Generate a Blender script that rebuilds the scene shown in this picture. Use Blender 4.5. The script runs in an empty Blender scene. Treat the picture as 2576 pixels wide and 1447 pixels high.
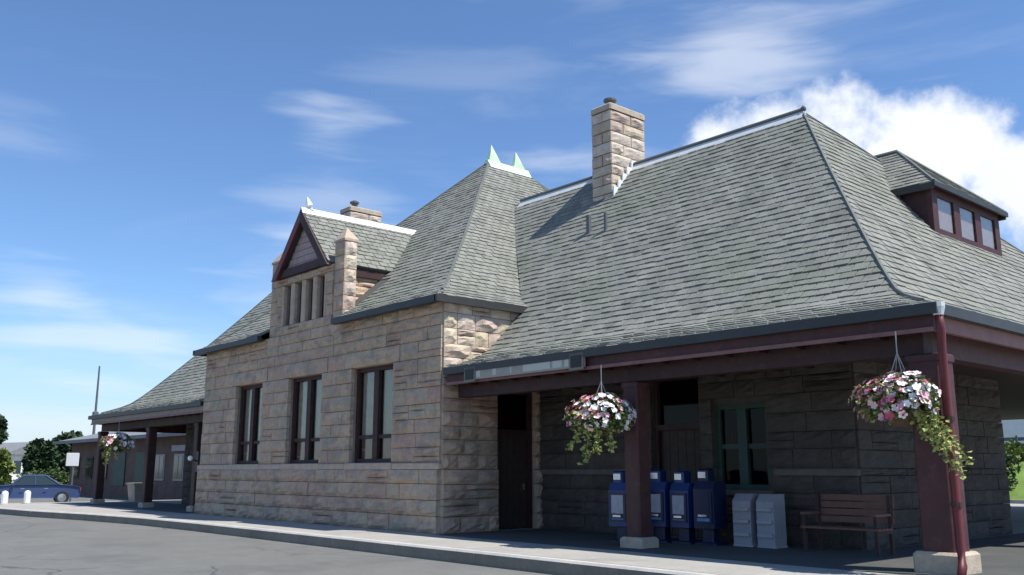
import bpy, bmesh, math, random
from mathutils import Vector, Matrix
R = math.radians
random.seed(7)
scene = bpy.context.scene
C = scene.collection

# ------------------------------------------------------------------ camera
cam_d = bpy.data.cameras.new('camera'); cam = bpy.data.objects.new('camera', cam_d); C.objects.link(cam)
cam_d.sensor_width = 36.0; cam_d.lens = 2320 / 2576 * 36.0
cam_d.clip_start = 0.1; cam_d.clip_end = 3000
cam.location = (0, 0, 1.6)
cam.rotation_euler = (R(90 + 11.215), 0, R(48.7))
scene.camera = cam

# ------------------------------------------------------------------ light
SUN = Vector((0.53, 0.20, 1.0)).normalized()
world = bpy.data.worlds.new('World'); scene.world = world; world.use_nodes = True
EXPOSURE = 0.75
SKY_STRENGTH = 0.10
SUN_STRENGTH = 3.7

def build_world():
    nt = world.node_tree; N = nt.nodes; L = nt.links; N.clear()
    out = N.new('ShaderNodeOutputWorld'); bg = N.new('ShaderNodeBackground')
    sky = N.new('ShaderNodeTexSky'); sky.sky_type = 'NISHITA'; sky.sun_disc = False
    sky.sun_elevation = math.asin(SUN.z); sky.sun_rotation = math.atan2(SUN.x, SUN.y)
    sky.altitude = 0; sky.air_density = 1.0; sky.dust_density = 0.0; sky.ozone_density = 9.0
    tc = N.new('ShaderNodeTexCoord')
    def math_(op, a, b=None, c=None, clamp=False):
        n = N.new('ShaderNodeMath'); n.operation = op; n.use_clamp = clamp
        for i, v in enumerate((a, b, c)):
            if v is None: continue
            if isinstance(v, (int, float)): n.inputs[i].default_value = v
            else: L.new(v, n.inputs[i])
        return n.outputs[0]
    def dot(vec):
        n = N.new('ShaderNodeVectorMath'); n.operation = 'DOT_PRODUCT'
        L.new(tc.outputs['Generated'], n.inputs[0]); n.inputs[1].default_value = vec
        return n.outputs['Value']
    def noise(scale, detail, rough, stretch=(1, 1, 1), dist=0.0):
        m = N.new('ShaderNodeMapping'); m.inputs['Scale'].default_value = stretch
        L.new(tc.outputs['Generated'], m.inputs['Vector'])
        n = N.new('ShaderNodeTexNoise'); n.inputs['Scale'].default_value = scale
        n.inputs['Detail'].default_value = detail; n.inputs['Roughness'].default_value = rough
        n.inputs['Distortion'].default_value = dist
        L.new(m.outputs[0], n.inputs['Vector']); return n.outputs['Fac']
    puff = noise(13.0, 7.0, 0.58); wisp = noise(5.0, 5.0, 0.52, (1.0, 1.0, 6.0), 0.35)
    wisp2 = noise(2.2, 5.0, 0.6, (1, 1, 5.0), 0.5)
    def blob(az, el, rx, ry, nz, amt, lo, hi):
        """soft cloud bank round a compass direction (az from +Y towards -X, el), radii in degrees"""
        a, e = R(az), R(el)
        f = Vector((-math.sin(a) * math.cos(e), math.cos(a) * math.cos(e), math.sin(e)))
        r = Vector((math.cos(a), math.sin(a), 0)); u = r.cross(f)
        x = math_('DIVIDE', dot(r), math.sin(R(rx))); y = math_('DIVIDE', dot(u), math.sin(R(ry)))
        d2 = math_('ADD', math_('MULTIPLY', x, x), math_('MULTIPLY', y, y))
        d = math_('SQRT', d2)
        v = math_('ADD', math_('SUBTRACT', 1.0, d), math_('MULTIPLY', math_('SUBTRACT', nz, 0.5), amt))
        mr = N.new('ShaderNodeMapRange'); mr.interpolation_type = 'SMOOTHSTEP'
        L.new(v, mr.inputs['Value']); mr.inputs['From Min'].default_value = lo; mr.inputs['From Max'].default_value = hi
        fr = math_('GREATER_THAN', dot(f), 0.0)
        return math_('MULTIPLY', mr.outputs[0], fr)
    masks = []
    # the cumulus bank behind the roof, lobes of one cloud
    for az, el, rx, ry in ((30.4, 17.6, 6.6, 5.0), (24.0, 17.4, 6.2, 3.9), (18.0, 15.5, 5.5, 3.2), (35.0, 15.6, 4.2, 3.2), (27.0, 13.0, 8.5, 3.6)):
        masks.append(math_('MULTIPLY', blob(az, el, rx, ry, puff, 1.9, -0.1, 0.48), 1.0))
    # thin streaks
    for az, el, rx, ry, k in ((34.5, 25.0, 9.0, 3.6, .5), (60.5, 20.6, 4.2, 2.2, .42), (60.0, 16.5, 6.0, 2.2, .25), (76.0, 9.8, 5.0, 2.4, .5),
                              (46.0, 19.0, 6.5, 1.7, .35), (72.0, 5.2, 10.0, 1.8, .55), (70.0, 2.6, 13.0, 2.2, .5), (73.0, 7.4, 9.0, 1.5, .4), (52.0, 24.0, 9.0, 2.4, .12),
                              (57.0, 13.5, 9.0, 2.6, .45), (80.0, 18.5, 5.0, 2.0, .15), (58.0, 9.5, 14, 3.0, .3),
                              (110.0, 18.0, 12, 3, .6), (150.0, 25.0, 15, 4, .6), (-20.0, 22.0, 14, 4, .7), (-80.0, 20.0, 15, 4, .6), (-140, 16, 15, 5, .7), (200, 30, 12, 5, .6)):
        masks.append(math_('MULTIPLY', blob(az, el, rx, ry, wisp, 3.0, 0.0, 1.25), k))
    tot = masks[0]
    for m in masks[1:]: tot = math_('MAXIMUM', tot, m)
    mr = N.new('ShaderNodeMapRange'); mr.interpolation_type = 'SMOOTHSTEP'
    L.new(wisp2, mr.inputs['Value']); mr.inputs['From Min'].default_value = .5; mr.inputs['From Max'].default_value = .85
    tot = math_('MAXIMUM', tot, math_('MULTIPLY', mr.outputs[0], .22))
    # pale haze banked along the whole horizon
    hz = N.new('ShaderNodeMapRange'); hz.interpolation_type = 'SMOOTHSTEP'; L.new(dot((0, 0, 1)), hz.inputs['Value'])
    hz.inputs['From Min'].default_value = .17; hz.inputs['From Max'].default_value = -.02
    hf = math_('MULTIPLY', hz.outputs[0], math_('ADD', math_('MULTIPLY', wisp, .5), .6), clamp=True)
    hm = N.new('ShaderNodeMix'); hm.data_type = 'RGBA'; L.new(hf, hm.inputs['Factor']); L.new(sky.outputs[0], hm.inputs['A']); hm.inputs['B'].default_value = (3.5, 4.35, 5.1, 1)
    mix = N.new('ShaderNodeMix'); mix.data_type = 'RGBA'
    L.new(tot, mix.inputs['Factor']); L.new(hm.outputs['Result'], mix.inputs['A'])
    # cloud brightness, with a soft body shading from a second noise
    cl = N.new('ShaderNodeMix'); cl.data_type = 'RGBA'; L.new(noise(7.0, 4.0, .5), cl.inputs['Factor'])
    cl.inputs['A'].default_value = (5.0, 5.4, 6.1, 1); cl.inputs['B'].default_value = (6.9, 7.0, 7.2, 1)
    L.new(cl.outputs['Result'], mix.inputs['B'])
    L.new(mix.outputs['Result'], bg.inputs['Color']); bg.inputs['Strength'].default_value = SKY_STRENGTH
    L.new(bg.outputs[0], out.inputs['Surface'])
build_world()

sun_d = bpy.data.lights.new('sun', 'SUN'); sun_d.energy = SUN_STRENGTH; sun_d.angle = R(0.53); sun_d.color = (1.0, 0.955, 0.89)
sun = bpy.data.objects.new('sun', sun_d); C.objects.link(sun); sun.location = (0, 0, 60)
sun.rotation_euler = SUN.to_track_quat('Z', 'Y').to_euler()
scene.view_settings.view_transform = 'Standard'; scene.view_settings.look = 'None'
scene.view_settings.gamma = 1.0; scene.view_settings.use_curve_mapping = False
scene.view_settings.exposure = EXPOSURE
scene.cycles.max_bounces = 6

# ------------------------------------------------------------------ materials
MAT = {}
def mat(name, col, rough=.8, metal=0.0, vary=0.0, vscale=2.0, rnd=None, ramp=None, bump=0.0, bscale=20.0, spec=None, stain=None, alpha=None, stretch=None, streak=0.0, cracks=False, blot=()):
    """procedural principled material; ramp = colours picked at random per object ('obj') or per mesh island ('isl')"""
    m = bpy.data.materials.new(name); m.use_nodes = True
    nt = m.node_tree; N = nt.nodes; L = nt.links; b = N['Principled BSDF']
    b.inputs['Roughness'].default_value = rough; b.inputs['Metallic'].default_value = metal
    if spec is not None: b.inputs['Specular IOR Level'].default_value = spec
    geo = N.new('ShaderNodeNewGeometry')
    def tex(scale, detail=5, ro=.6, st=None):
        n = N.new('ShaderNodeTexNoise'); n.inputs['Scale'].default_value = scale
        n.inputs['Detail'].default_value = detail; n.inputs['Roughness'].default_value = ro
        if st:
            mp = N.new('ShaderNodeMapping'); mp.inputs['Scale'].default_value = st
            L.new(geo.outputs['Position'], mp.inputs[0]); L.new(mp.outputs[0], n.inputs['Vector'])
        else: L.new(geo.outputs['Position'], n.inputs['Vector'])
        return n.outputs['Fac']
    if rnd:
        cr = N.new('ShaderNodeValToRGB'); cr.color_ramp.interpolation = 'LINEAR'
        els = cr.color_ramp.elements
        while len(els) < len(ramp): els.new(.5)
        for i, c in enumerate(ramp):
            els[i].position = i / (len(ramp) - 1); els[i].color = (*c, 1)
        if rnd == 'obj':
            oi = N.new('ShaderNodeObjectInfo'); L.new(oi.outputs['Random'], cr.inputs[0])
        else: L.new(geo.outputs['Random Per Island'], cr.inputs[0])
        cur = cr.outputs[0]
    else:
        rgb = N.new('ShaderNodeRGB'); rgb.outputs[0].default_value = (*col, 1); cur = rgb.outputs[0]
    def mul(cur, fac_out, lo, hi):
        mr = N.new('ShaderNodeMapRange'); L.new(fac_out, mr.inputs['Value'])
        mr.inputs['From Min'].default_value = .28; mr.inputs['From Max'].default_value = .72
        mr.inputs['To Min'].default_value = lo; mr.inputs['To Max'].default_value = hi
        mx = N.new('ShaderNodeMix'); mx.data_type = 'RGBA'; mx.blend_type = 'MULTIPLY'; mx.inputs['Factor'].default_value = 1
        L.new(cur, mx.inputs['A']); L.new(mr.outputs[0], mx.inputs['B']); return mx.outputs['Result']
    if vary:
        cur = mul(cur, tex(vscale, 6, .62, stretch), 1 - vary, 1 + vary)
        cur = mul(cur, tex(vscale * 9, 4, .6, stretch), 1 - vary * .55, 1 + vary * .55)
    if streak:
        cur = mul(cur, tex(1.0, 5, .6, (2.2, 2.2, .35)), 1 - streak, 1 + streak)
    if cracks:
        wv = N.new('ShaderNodeTexNoise'); wv.inputs['Scale'].default_value = .8; wv.inputs['Detail'].default_value = 5; L.new(geo.outputs['Position'], wv.inputs['Vector'])
        av = N.new('ShaderNodeMix'); av.data_type = 'VECTOR'; av.inputs['Factor'].default_value = .45; L.new(geo.outputs['Position'], av.inputs[4]); L.new(wv.outputs['Color'], av.inputs[5])
        vo = N.new('ShaderNodeTexVoronoi'); vo.feature = 'DISTANCE_TO_EDGE'; vo.inputs['Scale'].default_value = .42; L.new(av.outputs[1], vo.inputs['Vector'])
        lt = N.new('ShaderNodeMath'); lt.operation = 'LESS_THAN'; lt.inputs[1].default_value = .006; L.new(vo.outputs['Distance'], lt.inputs[0])
        gt = N.new('ShaderNodeMath'); gt.operation = 'GREATER_THAN'; gt.inputs[1].default_value = .5; L.new(tex(.11, 2, .5), gt.inputs[0])
        an_ = N.new('ShaderNodeMath'); an_.operation = 'MULTIPLY'; L.new(lt.outputs[0], an_.inputs[0]); L.new(gt.outputs[0], an_.inputs[1])
        m2 = N.new('ShaderNodeMath'); m2.operation = 'MULTIPLY'; m2.inputs[1].default_value = .6; L.new(an_.outputs[0], m2.inputs[0])
        mx = N.new('ShaderNodeMix'); mx.data_type = 'RGBA'; L.new(m2.outputs[0], mx.inputs['Factor']); L.new(cur, mx.inputs['A']); mx.inputs['B'].default_value = (.045, .045, .045, 1); cur = mx.outputs['Result']
        cur = mul(cur, tex(55, 2, .7), .82, 1.18)
    if stain:
        mr = N.new('ShaderNodeMapRange'); mr.interpolation_type = 'SMOOTHSTEP'
        L.new(tex(stain[1], 6, .65), mr.inputs['Value']); mr.inputs['From Min'].default_value = .52; mr.inputs['From Max'].default_value = .7
        mr.inputs['To Max'].default_value = stain[2]
        mx = N.new('ShaderNodeMix'); mx.data_type = 'RGBA'; L.new(mr.outputs[0], mx.inputs['Factor'])
        L.new(cur, mx.inputs['A']); mx.inputs['B'].default_value = (*stain[0], 1); cur = mx.outputs['Result']
    for sc, cl_, am in blot:
        mr = N.new('ShaderNodeMapRange'); mr.interpolation_type = 'SMOOTHSTEP'; L.new(tex(sc, 4, .6), mr.inputs['Value']); mr.inputs['From Min'].default_value = .50; mr.inputs['From Max'].default_value = .66; mr.inputs['To Max'].default_value = am
        mx = N.new('ShaderNodeMix'); mx.data_type = 'RGBA'; L.new(mr.outputs[0], mx.inputs['Factor']); L.new(cur, mx.inputs['A']); mx.inputs['B'].default_value = (*cl_, 1); cur = mx.outputs['Result']
    L.new(cur, b.inputs['Base Color'])
    if bump:
        bp = N.new('ShaderNodeBump'); bp.inputs['Strength'].default_value = min(1.0, bump); bp.inputs['Distance'].default_value = .03
        L.new(tex(bscale, 6, .65), bp.inputs['Height']); L.new(bp.outputs[0], b.inputs['Normal'])
    if alpha is not None: b.inputs['Alpha'].default_value = alpha
    MAT[name] = m; return m

STONES = [(0.553, 0.393, 0.282), (0.514, 0.388, 0.273), (0.587, 0.424, 0.306), (0.485, 0.352, 0.255), (0.564, 0.412, 0.287), (0.525, 0.352, 0.264), (0.508, 0.403, 0.282), (0.598, 0.439, 0.311), (0.541, 0.393, 0.277)]
SHADED_STONES = [(0.089, 0.072, 0.06), (0.076, 0.068, 0.06), (0.102, 0.085, 0.072), (0.072, 0.06, 0.053), (0.093, 0.085, 0.072)]  # wall stone darkened in colour to stand for the deep canopy shade
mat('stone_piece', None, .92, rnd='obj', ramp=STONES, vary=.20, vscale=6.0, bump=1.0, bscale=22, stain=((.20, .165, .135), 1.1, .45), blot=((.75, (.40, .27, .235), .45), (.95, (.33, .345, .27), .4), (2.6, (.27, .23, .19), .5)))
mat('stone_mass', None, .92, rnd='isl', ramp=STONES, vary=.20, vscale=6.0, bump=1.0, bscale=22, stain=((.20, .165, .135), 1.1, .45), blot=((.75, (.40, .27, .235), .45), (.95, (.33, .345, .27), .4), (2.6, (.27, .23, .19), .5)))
mat('stone_shaded', None, .92, rnd='isl', ramp=SHADED_STONES, vary=.24, vscale=3.5, bump=1.0, bscale=14)
WARM = [(.50, .39, .31), (.55, .47, .35), (.46, .35, .29), (.60, .51, .42), (.53, .45, .32)]  # chimney stone, and a lighter wall stone copy for sunlit faces
mat('chimney_and_sunlit_stone', None, .9, rnd='obj', ramp=WARM, vary=.22, vscale=4, bump=.9, bscale=16)
mat('mortar', (.30, .24, .185), .95, vary=.2, vscale=5, bump=.5, bscale=40)
mat('trim_stone', (.50, .39, .295), .9, vary=.18, vscale=4, bump=.7, bscale=18)
mat('mortar_shaded', (.09, .078, .066), .95, vary=.2, vscale=5)  # mortar and trim under the canopy carry its shade in their colour too
mat('trim_shaded', (.15, .125, .105), .9, vary=.18, vscale=4, bump=.6, bscale=18)
mat('plinth_stone', (.46, .38, .29), .9, vary=.18, vscale=5, bump=.6, bscale=18)
SLATE = [(0.182, 0.189, 0.162), (0.224, 0.23, 0.196), (0.203, 0.207, 0.182), (0.249, 0.252, 0.214), (0.164, 0.171, 0.147), (0.224, 0.222, 0.196), (0.208, 0.217, 0.179)]
mat('shingle_piece', None, .78, rnd='obj', ramp=SLATE, vary=.13, vscale=1.4, bump=.4, bscale=30, streak=.20, blot=((.45, (.165, .185, .135), .45), (.8, (.25, .25, .235), .35)))
mat('shingle_mass', None, .78, rnd='isl', ramp=SLATE, vary=.13, vscale=1.4, bump=.4, bscale=30, streak=.20, blot=((.45, (.165, .185, .135), .45), (.8, (.25, .25, .235), .35)))
mat('roof_deck', (.085, .09, .085), .9, vary=.2, vscale=2)
mat('hip_metal', (.13, .14, .125), .6, vary=.2, vscale=3)
mat('ridge_metal', (.62, .64, .63), .45, vary=.12, vscale=4)
mat('ridge_roll', (.10, .11, .11), .6)
mat('verdigris', (.56, .76, .52), .6, vary=.18, vscale=4)
mat('white_metal', (.78, .82, .83), .5, vary=.08)
mat('gutter', (.034, .036, .036), .5, vary=.2, vscale=4)
mat('red_paint', (.062, .018, .018), .6, stain=((.11, .062, .05), 5.0, .4), vary=.25, vscale=4, bump=.2, bscale=40)
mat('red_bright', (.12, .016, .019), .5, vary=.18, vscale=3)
mat('red_edge', (.21, .10, .09), .6, vary=.2, vscale=3)
mat('dark_red', (.042, .016, .015), .65, stain=((.08, .05, .04), 5.0, .4), vary=.25, vscale=4, bump=.2, bscale=30)
mat('soffit', (.05, .035, .03), .85, vary=.2, vscale=3)
mat('gable_shingle', (.42, .31, .30), .85, vary=.2, vscale=8)
mat('door_wood', (.05, .032, .026), .7, vary=.25, vscale=6)
mat('blind', (.85, .68, .64), .8, vary=.08)
mat('louvre', (.36, .26, .23), .8, vary=.2, vscale=6)
mat('interior', (.03, .03, .03), .95)
mat('curtain', (.62, .60, .50), .95, vary=.15, vscale=4)
mat('curtain_red', (.33, .17, .15), .95, vary=.2, vscale=4)
mat('green_paint', (.03, .065, .05), .6, vary=.2)
def glass(name, tint, base):
    m = bpy.data.materials.new(name); m.use_nodes = True; nt = m.node_tree; N = nt.nodes; L = nt.links; N.clear()
    o = N.new('ShaderNodeOutputMaterial'); g = N.new('ShaderNodeBsdfGlossy'); g.inputs['Roughness'].default_value = .04
    t = N.new('ShaderNodeBsdfTransparent'); t.inputs['Color'].default_value = tint
    lw = N.new('ShaderNodeLayerWeight'); lw.inputs['Blend'].default_value = .5; pw = N.new('ShaderNodeMath'); pw.operation = 'POWER'; pw.inputs[1].default_value = 4.0
    ad = N.new('ShaderNodeMath'); ad.operation = 'ADD'; ad.inputs[1].default_value = base; ad.use_clamp = True; mx = N.new('ShaderNodeMixShader')
    L.new(lw.outputs['Facing'], pw.inputs[0]); L.new(pw.outputs[0], ad.inputs[0])
    L.new(ad.outputs[0], mx.inputs[0]); L.new(t.outputs[0], mx.inputs[1]); L.new(g.outputs[0], mx.inputs[2]); L.new(mx.outputs[0], o.inputs[0])
    MAT[name] = m
glass('glass', (.80, .80, .77, 1), .05); glass('dim_glass', (.5, .52, .5, 1), .01)
mat('fascia_grey', (.26, .225, .20), .7, vary=.15, vscale=3)
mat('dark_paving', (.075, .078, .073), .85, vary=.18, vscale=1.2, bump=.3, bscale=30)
mat('asphalt', (.156, .156, .142), .9, cracks=True, vary=.12, vscale=.35, bump=.5, bscale=60, stain=((.125, .126, .125), .22, .5), blot=((.55, (.10, .10, .098), .4), (1.7, (.19, .19, .18), .3)))
mat('concrete', (.36, .345, .31), .9, vary=.12, vscale=.8, bump=.3, bscale=40, stain=((.25, .24, .215), .6, .6))
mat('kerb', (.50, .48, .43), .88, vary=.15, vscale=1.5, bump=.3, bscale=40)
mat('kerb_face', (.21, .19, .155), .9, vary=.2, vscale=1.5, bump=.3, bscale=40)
mat('grass', (.07, .11, .025), .95, vary=.35, vscale=.5, bump=.8, bscale=8)
mat('grass_bright', (.13, .21, .035), .95, vary=.3, vscale=.8, bump=.9, bscale=10)
mat('dry_ground', (.16, .15, .085), .95, vary=.3, vscale=.05)
mat('leaf_dark', None, .7, rnd='isl', ramp=[(.018, .04, .016), (.04, .075, .025), (.028, .055, .022)])
mat('leaf_mid', None, .7, rnd='isl', ramp=[(.05, .09, .02), (.09, .13, .035), (.065, .105, .03)])
mat('leaf_light', None, .65, rnd='isl', ramp=[(.10, .15, .03), (.20, .24, .06), (.14, .19, .045)])
mat('leaf_lime', None, .65, rnd='isl', ramp=[(.26, .30, .07), (.40, .40, .14), (.30, .34, .10), (.18, .24, .05)])
mat('bark', (.09, .065, .045), .95, vary=.3, vscale=5)
mat('coir', (.10, .06, .035), .95, vary=.3, vscale=20)
mat('wire', (.35, .35, .36), .5, metal=.3)
mat('petal_white', (.82, .80, .80), .7); mat('petal_pink', (.72, .36, .42), .7); mat('petal_rose', (.50, .08, .14), .7); mat('petal_peach', (.78, .55, .44), .7)
mat('sign_face', (.34, .33, .28), .7, vary=.12, vscale=3); mat('sign_light', (.52, .52, .46), .7); mat('black_paint', (.012, .012, .012), .5)
mat('sign_frame', (.20, .19, .17), .6); mat('white_paint', (.78, .78, .76), .6, vary=.05)
mat('news_blue', (.012, .035, .15), .35, vary=.1); mat('news_navy', (.008, .014, .055), .4, vary=.1)
mat('paper', (.42, .42, .47), .7, vary=.2, vscale=12); mat('paper_blue', (.12, .26, .48), .7, vary=.25, vscale=10); mat('grey_metal', (.34, .35, .37), .5, vary=.12, vscale=5)
mat('rack_white', (.30, .31, .34), .6, vary=.1); mat('bench_wood', (.17, .085, .06), .7, vary=.2, vscale=6)
mat('car_blue', (.06, .095, .21), .22, metal=.3); mat('car_dark', (.05, .045, .09), .3, metal=.2); mat('tyre', (.02, .02, .02), .85); mat('chrome', (.6, .6, .62), .25, metal=.9)
mat('car_glass', (.03, .045, .05), .08); mat('lamp_red', (.35, .02, .02), .3); mat('lamp_clear', (.75, .78, .8), .15)
mat('brick', (.13, .085, .072), .9, vary=.3, vscale=1.2, bump=.4, bscale=25); mat('far_wall', (.78, .77, .78), .9, vary=.1); mat('far_roof', (.20, .21, .22), .8, vary=.15)
mat('pole', (.11, .12, .13), .5); mat('lamp_glass', (.85, .85, .82), .3)

# ------------------------------------------------------------------ helpers
class MB:
    def __init__(s): s.v = []; s.f = []
    def add(s, vs, fs):
        o = len(s.v); s.v += [tuple(p) for p in vs]; s.f += [tuple(i + o for i in f) for f in fs]; return s
    def box(s, x0, x1, y0, y1, z0, z1):
        if x0 > x1: x0, x1 = x1, x0
        if y0 > y1: y0, y1 = y1, y0
        return s.add([(x0, y0, z0), (x1, y0, z0), (x1, y1, z0), (x0, y1, z0), (x0, y0, z1), (x1, y0, z1), (x1, y1, z1), (x0, y1, z1)],
                     [(3, 2, 1, 0), (4, 5, 6, 7), (0, 1, 5, 4), (1, 2, 6, 5), (2, 3, 7, 6), (3, 0, 4, 7)])
    def cbox(s, x0, x1, y0, y1, z0, z1, c=.02):
        """box with chamfered vertical and top edges"""
        if x0 > x1: x0, x1 = x1, x0
        if y0 > y1: y0, y1 = y1, y0
        def ring(i, z): return [(x0 + i + c, y0 + i, z), (x1 - i - c, y0 + i, z), (x1 - i, y0 + i + c, z), (x1 - i, y1 - i - c, z), (x1 - i - c, y1 - i, z), (x0 + i + c, y1 - i, z), (x0 + i, y1 - i - c, z), (x0 + i, y0 + i + c, z)]
        vs = ring(0, z0) + ring(0, z1 - c) + ring(c, z1)
        fs = [tuple(reversed(range(8))), tuple(range(16, 24))]
        for k in (0, 8):
            for i in range(8): fs.append((k + i, k + (i + 1) % 8, k + 8 + (i + 1) % 8, k + 8 + i))
        return s.add(vs, fs)
    def tube(s, pts, r, n=8, cap=True):
        pts = [Vector(p) for p in pts]; rs = r if isinstance(r, (list, tuple)) else [r] * len(pts); o = len(s.v)
        for i, p in enumerate(pts):
            d = (pts[min(i + 1, len(pts) - 1)] - pts[max(i - 1, 0)]).normalized()
            a = d.cross(Vector((0, 0, 1)) if abs(d.z) < .9 else Vector((1, 0, 0))).normalized(); b = d.cross(a)
            for k in range(n):
                t = 2 * math.pi * k / n; s.v.append(tuple(p + a * rs[i] * math.cos(t) + b * rs[i] * math.sin(t)))
        for i in range(len(pts) - 1):
            for k in range(n): s.f.append((o + i * n + k, o + i * n + (k + 1) % n, o + (i + 1) * n + (k + 1) % n, o + (i + 1) * n + k))
        if cap: s.f.append(tuple(o + k for k in reversed(range(n)))); s.f.append(tuple(o + (len(pts) - 1) * n + k for k in range(n)))
        return s
    def prism(s, poly, vec):
        n = len(poly); vec = Vector(vec); vs = [Vector(p) for p in poly]; vs += [p + vec for p in vs]
        fs = [tuple(reversed(range(n))), tuple(range(n, 2 * n))] + [(i, (i + 1) % n, n + (i + 1) % n, n + i) for i in range(n)]
        return s.add(vs, fs)
    def lathe(s, prof, n=12, c=(0, 0, 0)):
        o = len(s.v)
        for r, z in prof:
            for k in range(n):
                t = 2 * math.pi * k / n; s.v.append((c[0] + r * math.cos(t), c[1] + r * math.sin(t), c[2] + z))
        for i in range(len(prof) - 1):
            for k in range(n): s.f.append((o + i * n + k, o + i * n + (k + 1) % n, o + (i + 1) * n + (k + 1) % n, o + (i + 1) * n + k))
        s.f.append(tuple(o + k for k in reversed(range(n)))); s.f.append(tuple(o + (len(prof) - 1) * n + k for k in range(n)))
        return s
    def mesh(s, name, m, smooth=False, fixn=True):
        me = bpy.data.meshes.new(name); me.from_pydata(s.v, [], s.f)
        if fixn:
            bm = bmesh.new(); bm.from_mesh(me); bmesh.ops.recalc_face_normals(bm, faces=bm.faces); bm.to_mesh(me); bm.free()
        if smooth:
            for p in me.polygons: p.use_smooth = True
        me.materials.append(MAT[m]); return me
    def build(s, name, m, parent=None, smooth=False, kind=None, fixn=True):
        return put(name, s.mesh(name, m, smooth, fixn), parent, kind=kind)
WM = {}
def put(name, me, parent=None, loc=None, rot=None, scale=None, kind=None, local=False):
    o = bpy.data.objects.new(name, me); C.objects.link(o)
    M = Matrix.LocRotScale(Vector(loc or (0, 0, 0)), rot.to_quaternion() if rot is not None else None, Vector(scale) if scale else None)
    if loc: o.location = loc
    if rot is not None: o.rotation_euler = rot
    if scale: o.scale = scale
    if parent is not None:
        o.parent = parent
        if not local: o.matrix_parent_inverse = WM[parent.name].inverted(); WM[o.name] = M
        else: WM[o.name] = WM[parent.name] @ M
    else: WM[o.name] = M
    if kind: o['kind'] = kind
    return o
def thing(name, label, cat, loc=(0, 0, 0), rz=0, group=None):
    o = bpy.data.objects.new(name, None); C.objects.link(o); o.location = loc; o.rotation_euler = (0, 0, rz); o.empty_display_size = .3
    o['label'] = label; o['category'] = cat
    if group: o['group'] = group
    WM[o.name] = Matrix.Translation(Vector(loc)) @ Matrix.Rotation(rz, 4, 'Z'); return o
def tag(o, label, cat, group=None):
    o['label'] = label; o['category'] = cat
    if group: o['group'] = group
    return o
def part(mb, name, m, t, **k):
    """a part in the local space of its thing"""
    return put(name, mb.mesh(name, m, k.get('smooth', False)), t, local=True, kind=k.get('kind'))
def copy_tree(o, parent=None, loc=None, rz=None, label=None):
    c = o.copy(); C.objects.link(c); c.parent = parent
    if loc is not None: c.location = loc
    if rz is not None: c.rotation_euler = (0, 0, rz)
    if label: c['label'] = label
    for ch in list(o.children): copy_tree(ch, c)
    return c

# ------------------------------------------------------------------ the setting
def struct(name, mb, m, parent=None):
    o = mb.build(name, m, parent)
    if parent is None: o['kind'] = 'structure'
    return o
def sheet(pts, z): return MB().add([(x, y, z) for x, y in pts], [tuple(range(len(pts)))])
struct('ground', sheet([(-1500, -1500), (1500, -1500), (1500, 1500), (-1500, 1500)], -.11), 'dry_ground')
struct('road', sheet([(-95, -60), (70, -60), (70, 60), (-95, 60)], -.08), 'asphalt')
# raised pavement round the station, its front edge bowing out at the far end
front = [(9.0, 11.0), (-26, 11.15), (-30, 11.05), (-34, 10.6), (-38, 9.9), (-42, 9.5), (-45, 9.5), (-46.4, 9.9), (-47, 10.8)]
outline = front + [(-47, 30), (-20, 30), (-20, 44.5), (9.0, 44.5)]
sw = struct('pavement', MB().prism([(x, y, -.09) for x, y in outline], (0, 0, .24)), 'concrete')
k = MB(); kt = MB()
pts = [Vector((x, y, 0)) for x, y in front]
for a, b in zip(pts[:-1], pts[1:]):
    d = (b - a).normalized(); n = Vector((d.y, -d.x, 0)) * -1          # outward (towards the road)
    n = Vector((-d.y, d.x, 0)); n = n if n.y < 0 or n.x < -.5 else -n
    L_ = (b - a).length; m_ = max(1, int(L_ / 2.4))
    for i in range(m_):
        p = a.lerp(b, i / m_); q = a.lerp(b, (i + 1) / m_) - d * .012
        dn = Vector((0, 0, -.1)); kerb = MB().add([p + n * .16 + dn, q + n * .16 + dn, q - n * .02 + dn, p - n * .02 + dn] + [v + Vector((0, 0, .125)) for v in (p + n * .16, q + n * .16)] +
                        [v + Vector((0, 0, .162)) for v in (p + n * .125, q + n * .125, q - n * .02, p - n * .02)],
                        [(0, 1, 5, 4), (4, 5, 7, 6), (6, 7, 8, 9), (1, 2, 8, 7, 5), (0, 4, 6, 9, 3), (2, 3, 9, 8)])
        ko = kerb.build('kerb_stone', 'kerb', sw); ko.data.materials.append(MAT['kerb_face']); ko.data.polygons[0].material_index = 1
xs = -26.0
while xs < 8.5:
    wd_ = 1.5; MB().box(xs + .008, xs + wd_ - .008, 11.19, 13.04, .12, .1545 + random.uniform(0, .003)).build('paving_slab', 'concrete', sw); xs += wd_
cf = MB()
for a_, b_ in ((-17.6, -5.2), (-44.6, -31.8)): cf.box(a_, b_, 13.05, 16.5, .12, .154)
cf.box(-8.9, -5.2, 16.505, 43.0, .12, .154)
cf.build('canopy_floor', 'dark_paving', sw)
# lawn beyond the right end
struct('lawn', MB().prism([(-34, 47, -.08), (-34, 47, .2), (-34, 49, .8), (-34, 52, 1.9), (-34, 54, 2.3), (-34, 72, 2.4), (-34, 72, -.08)], (50, 0, 0)), 'grass_bright')
lk = MB().box(-34.2, 16, 46.75, 46.99, -.09, .25); struct('lawn_kerb', lk, 'kerb')
struct('lawn_verge', MB().prism([(-92, 12, .004), (-78, 12, .004), (-78, 58, .004), (-92, 58, .004)], (0, 0, .12)), 'grass')

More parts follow.
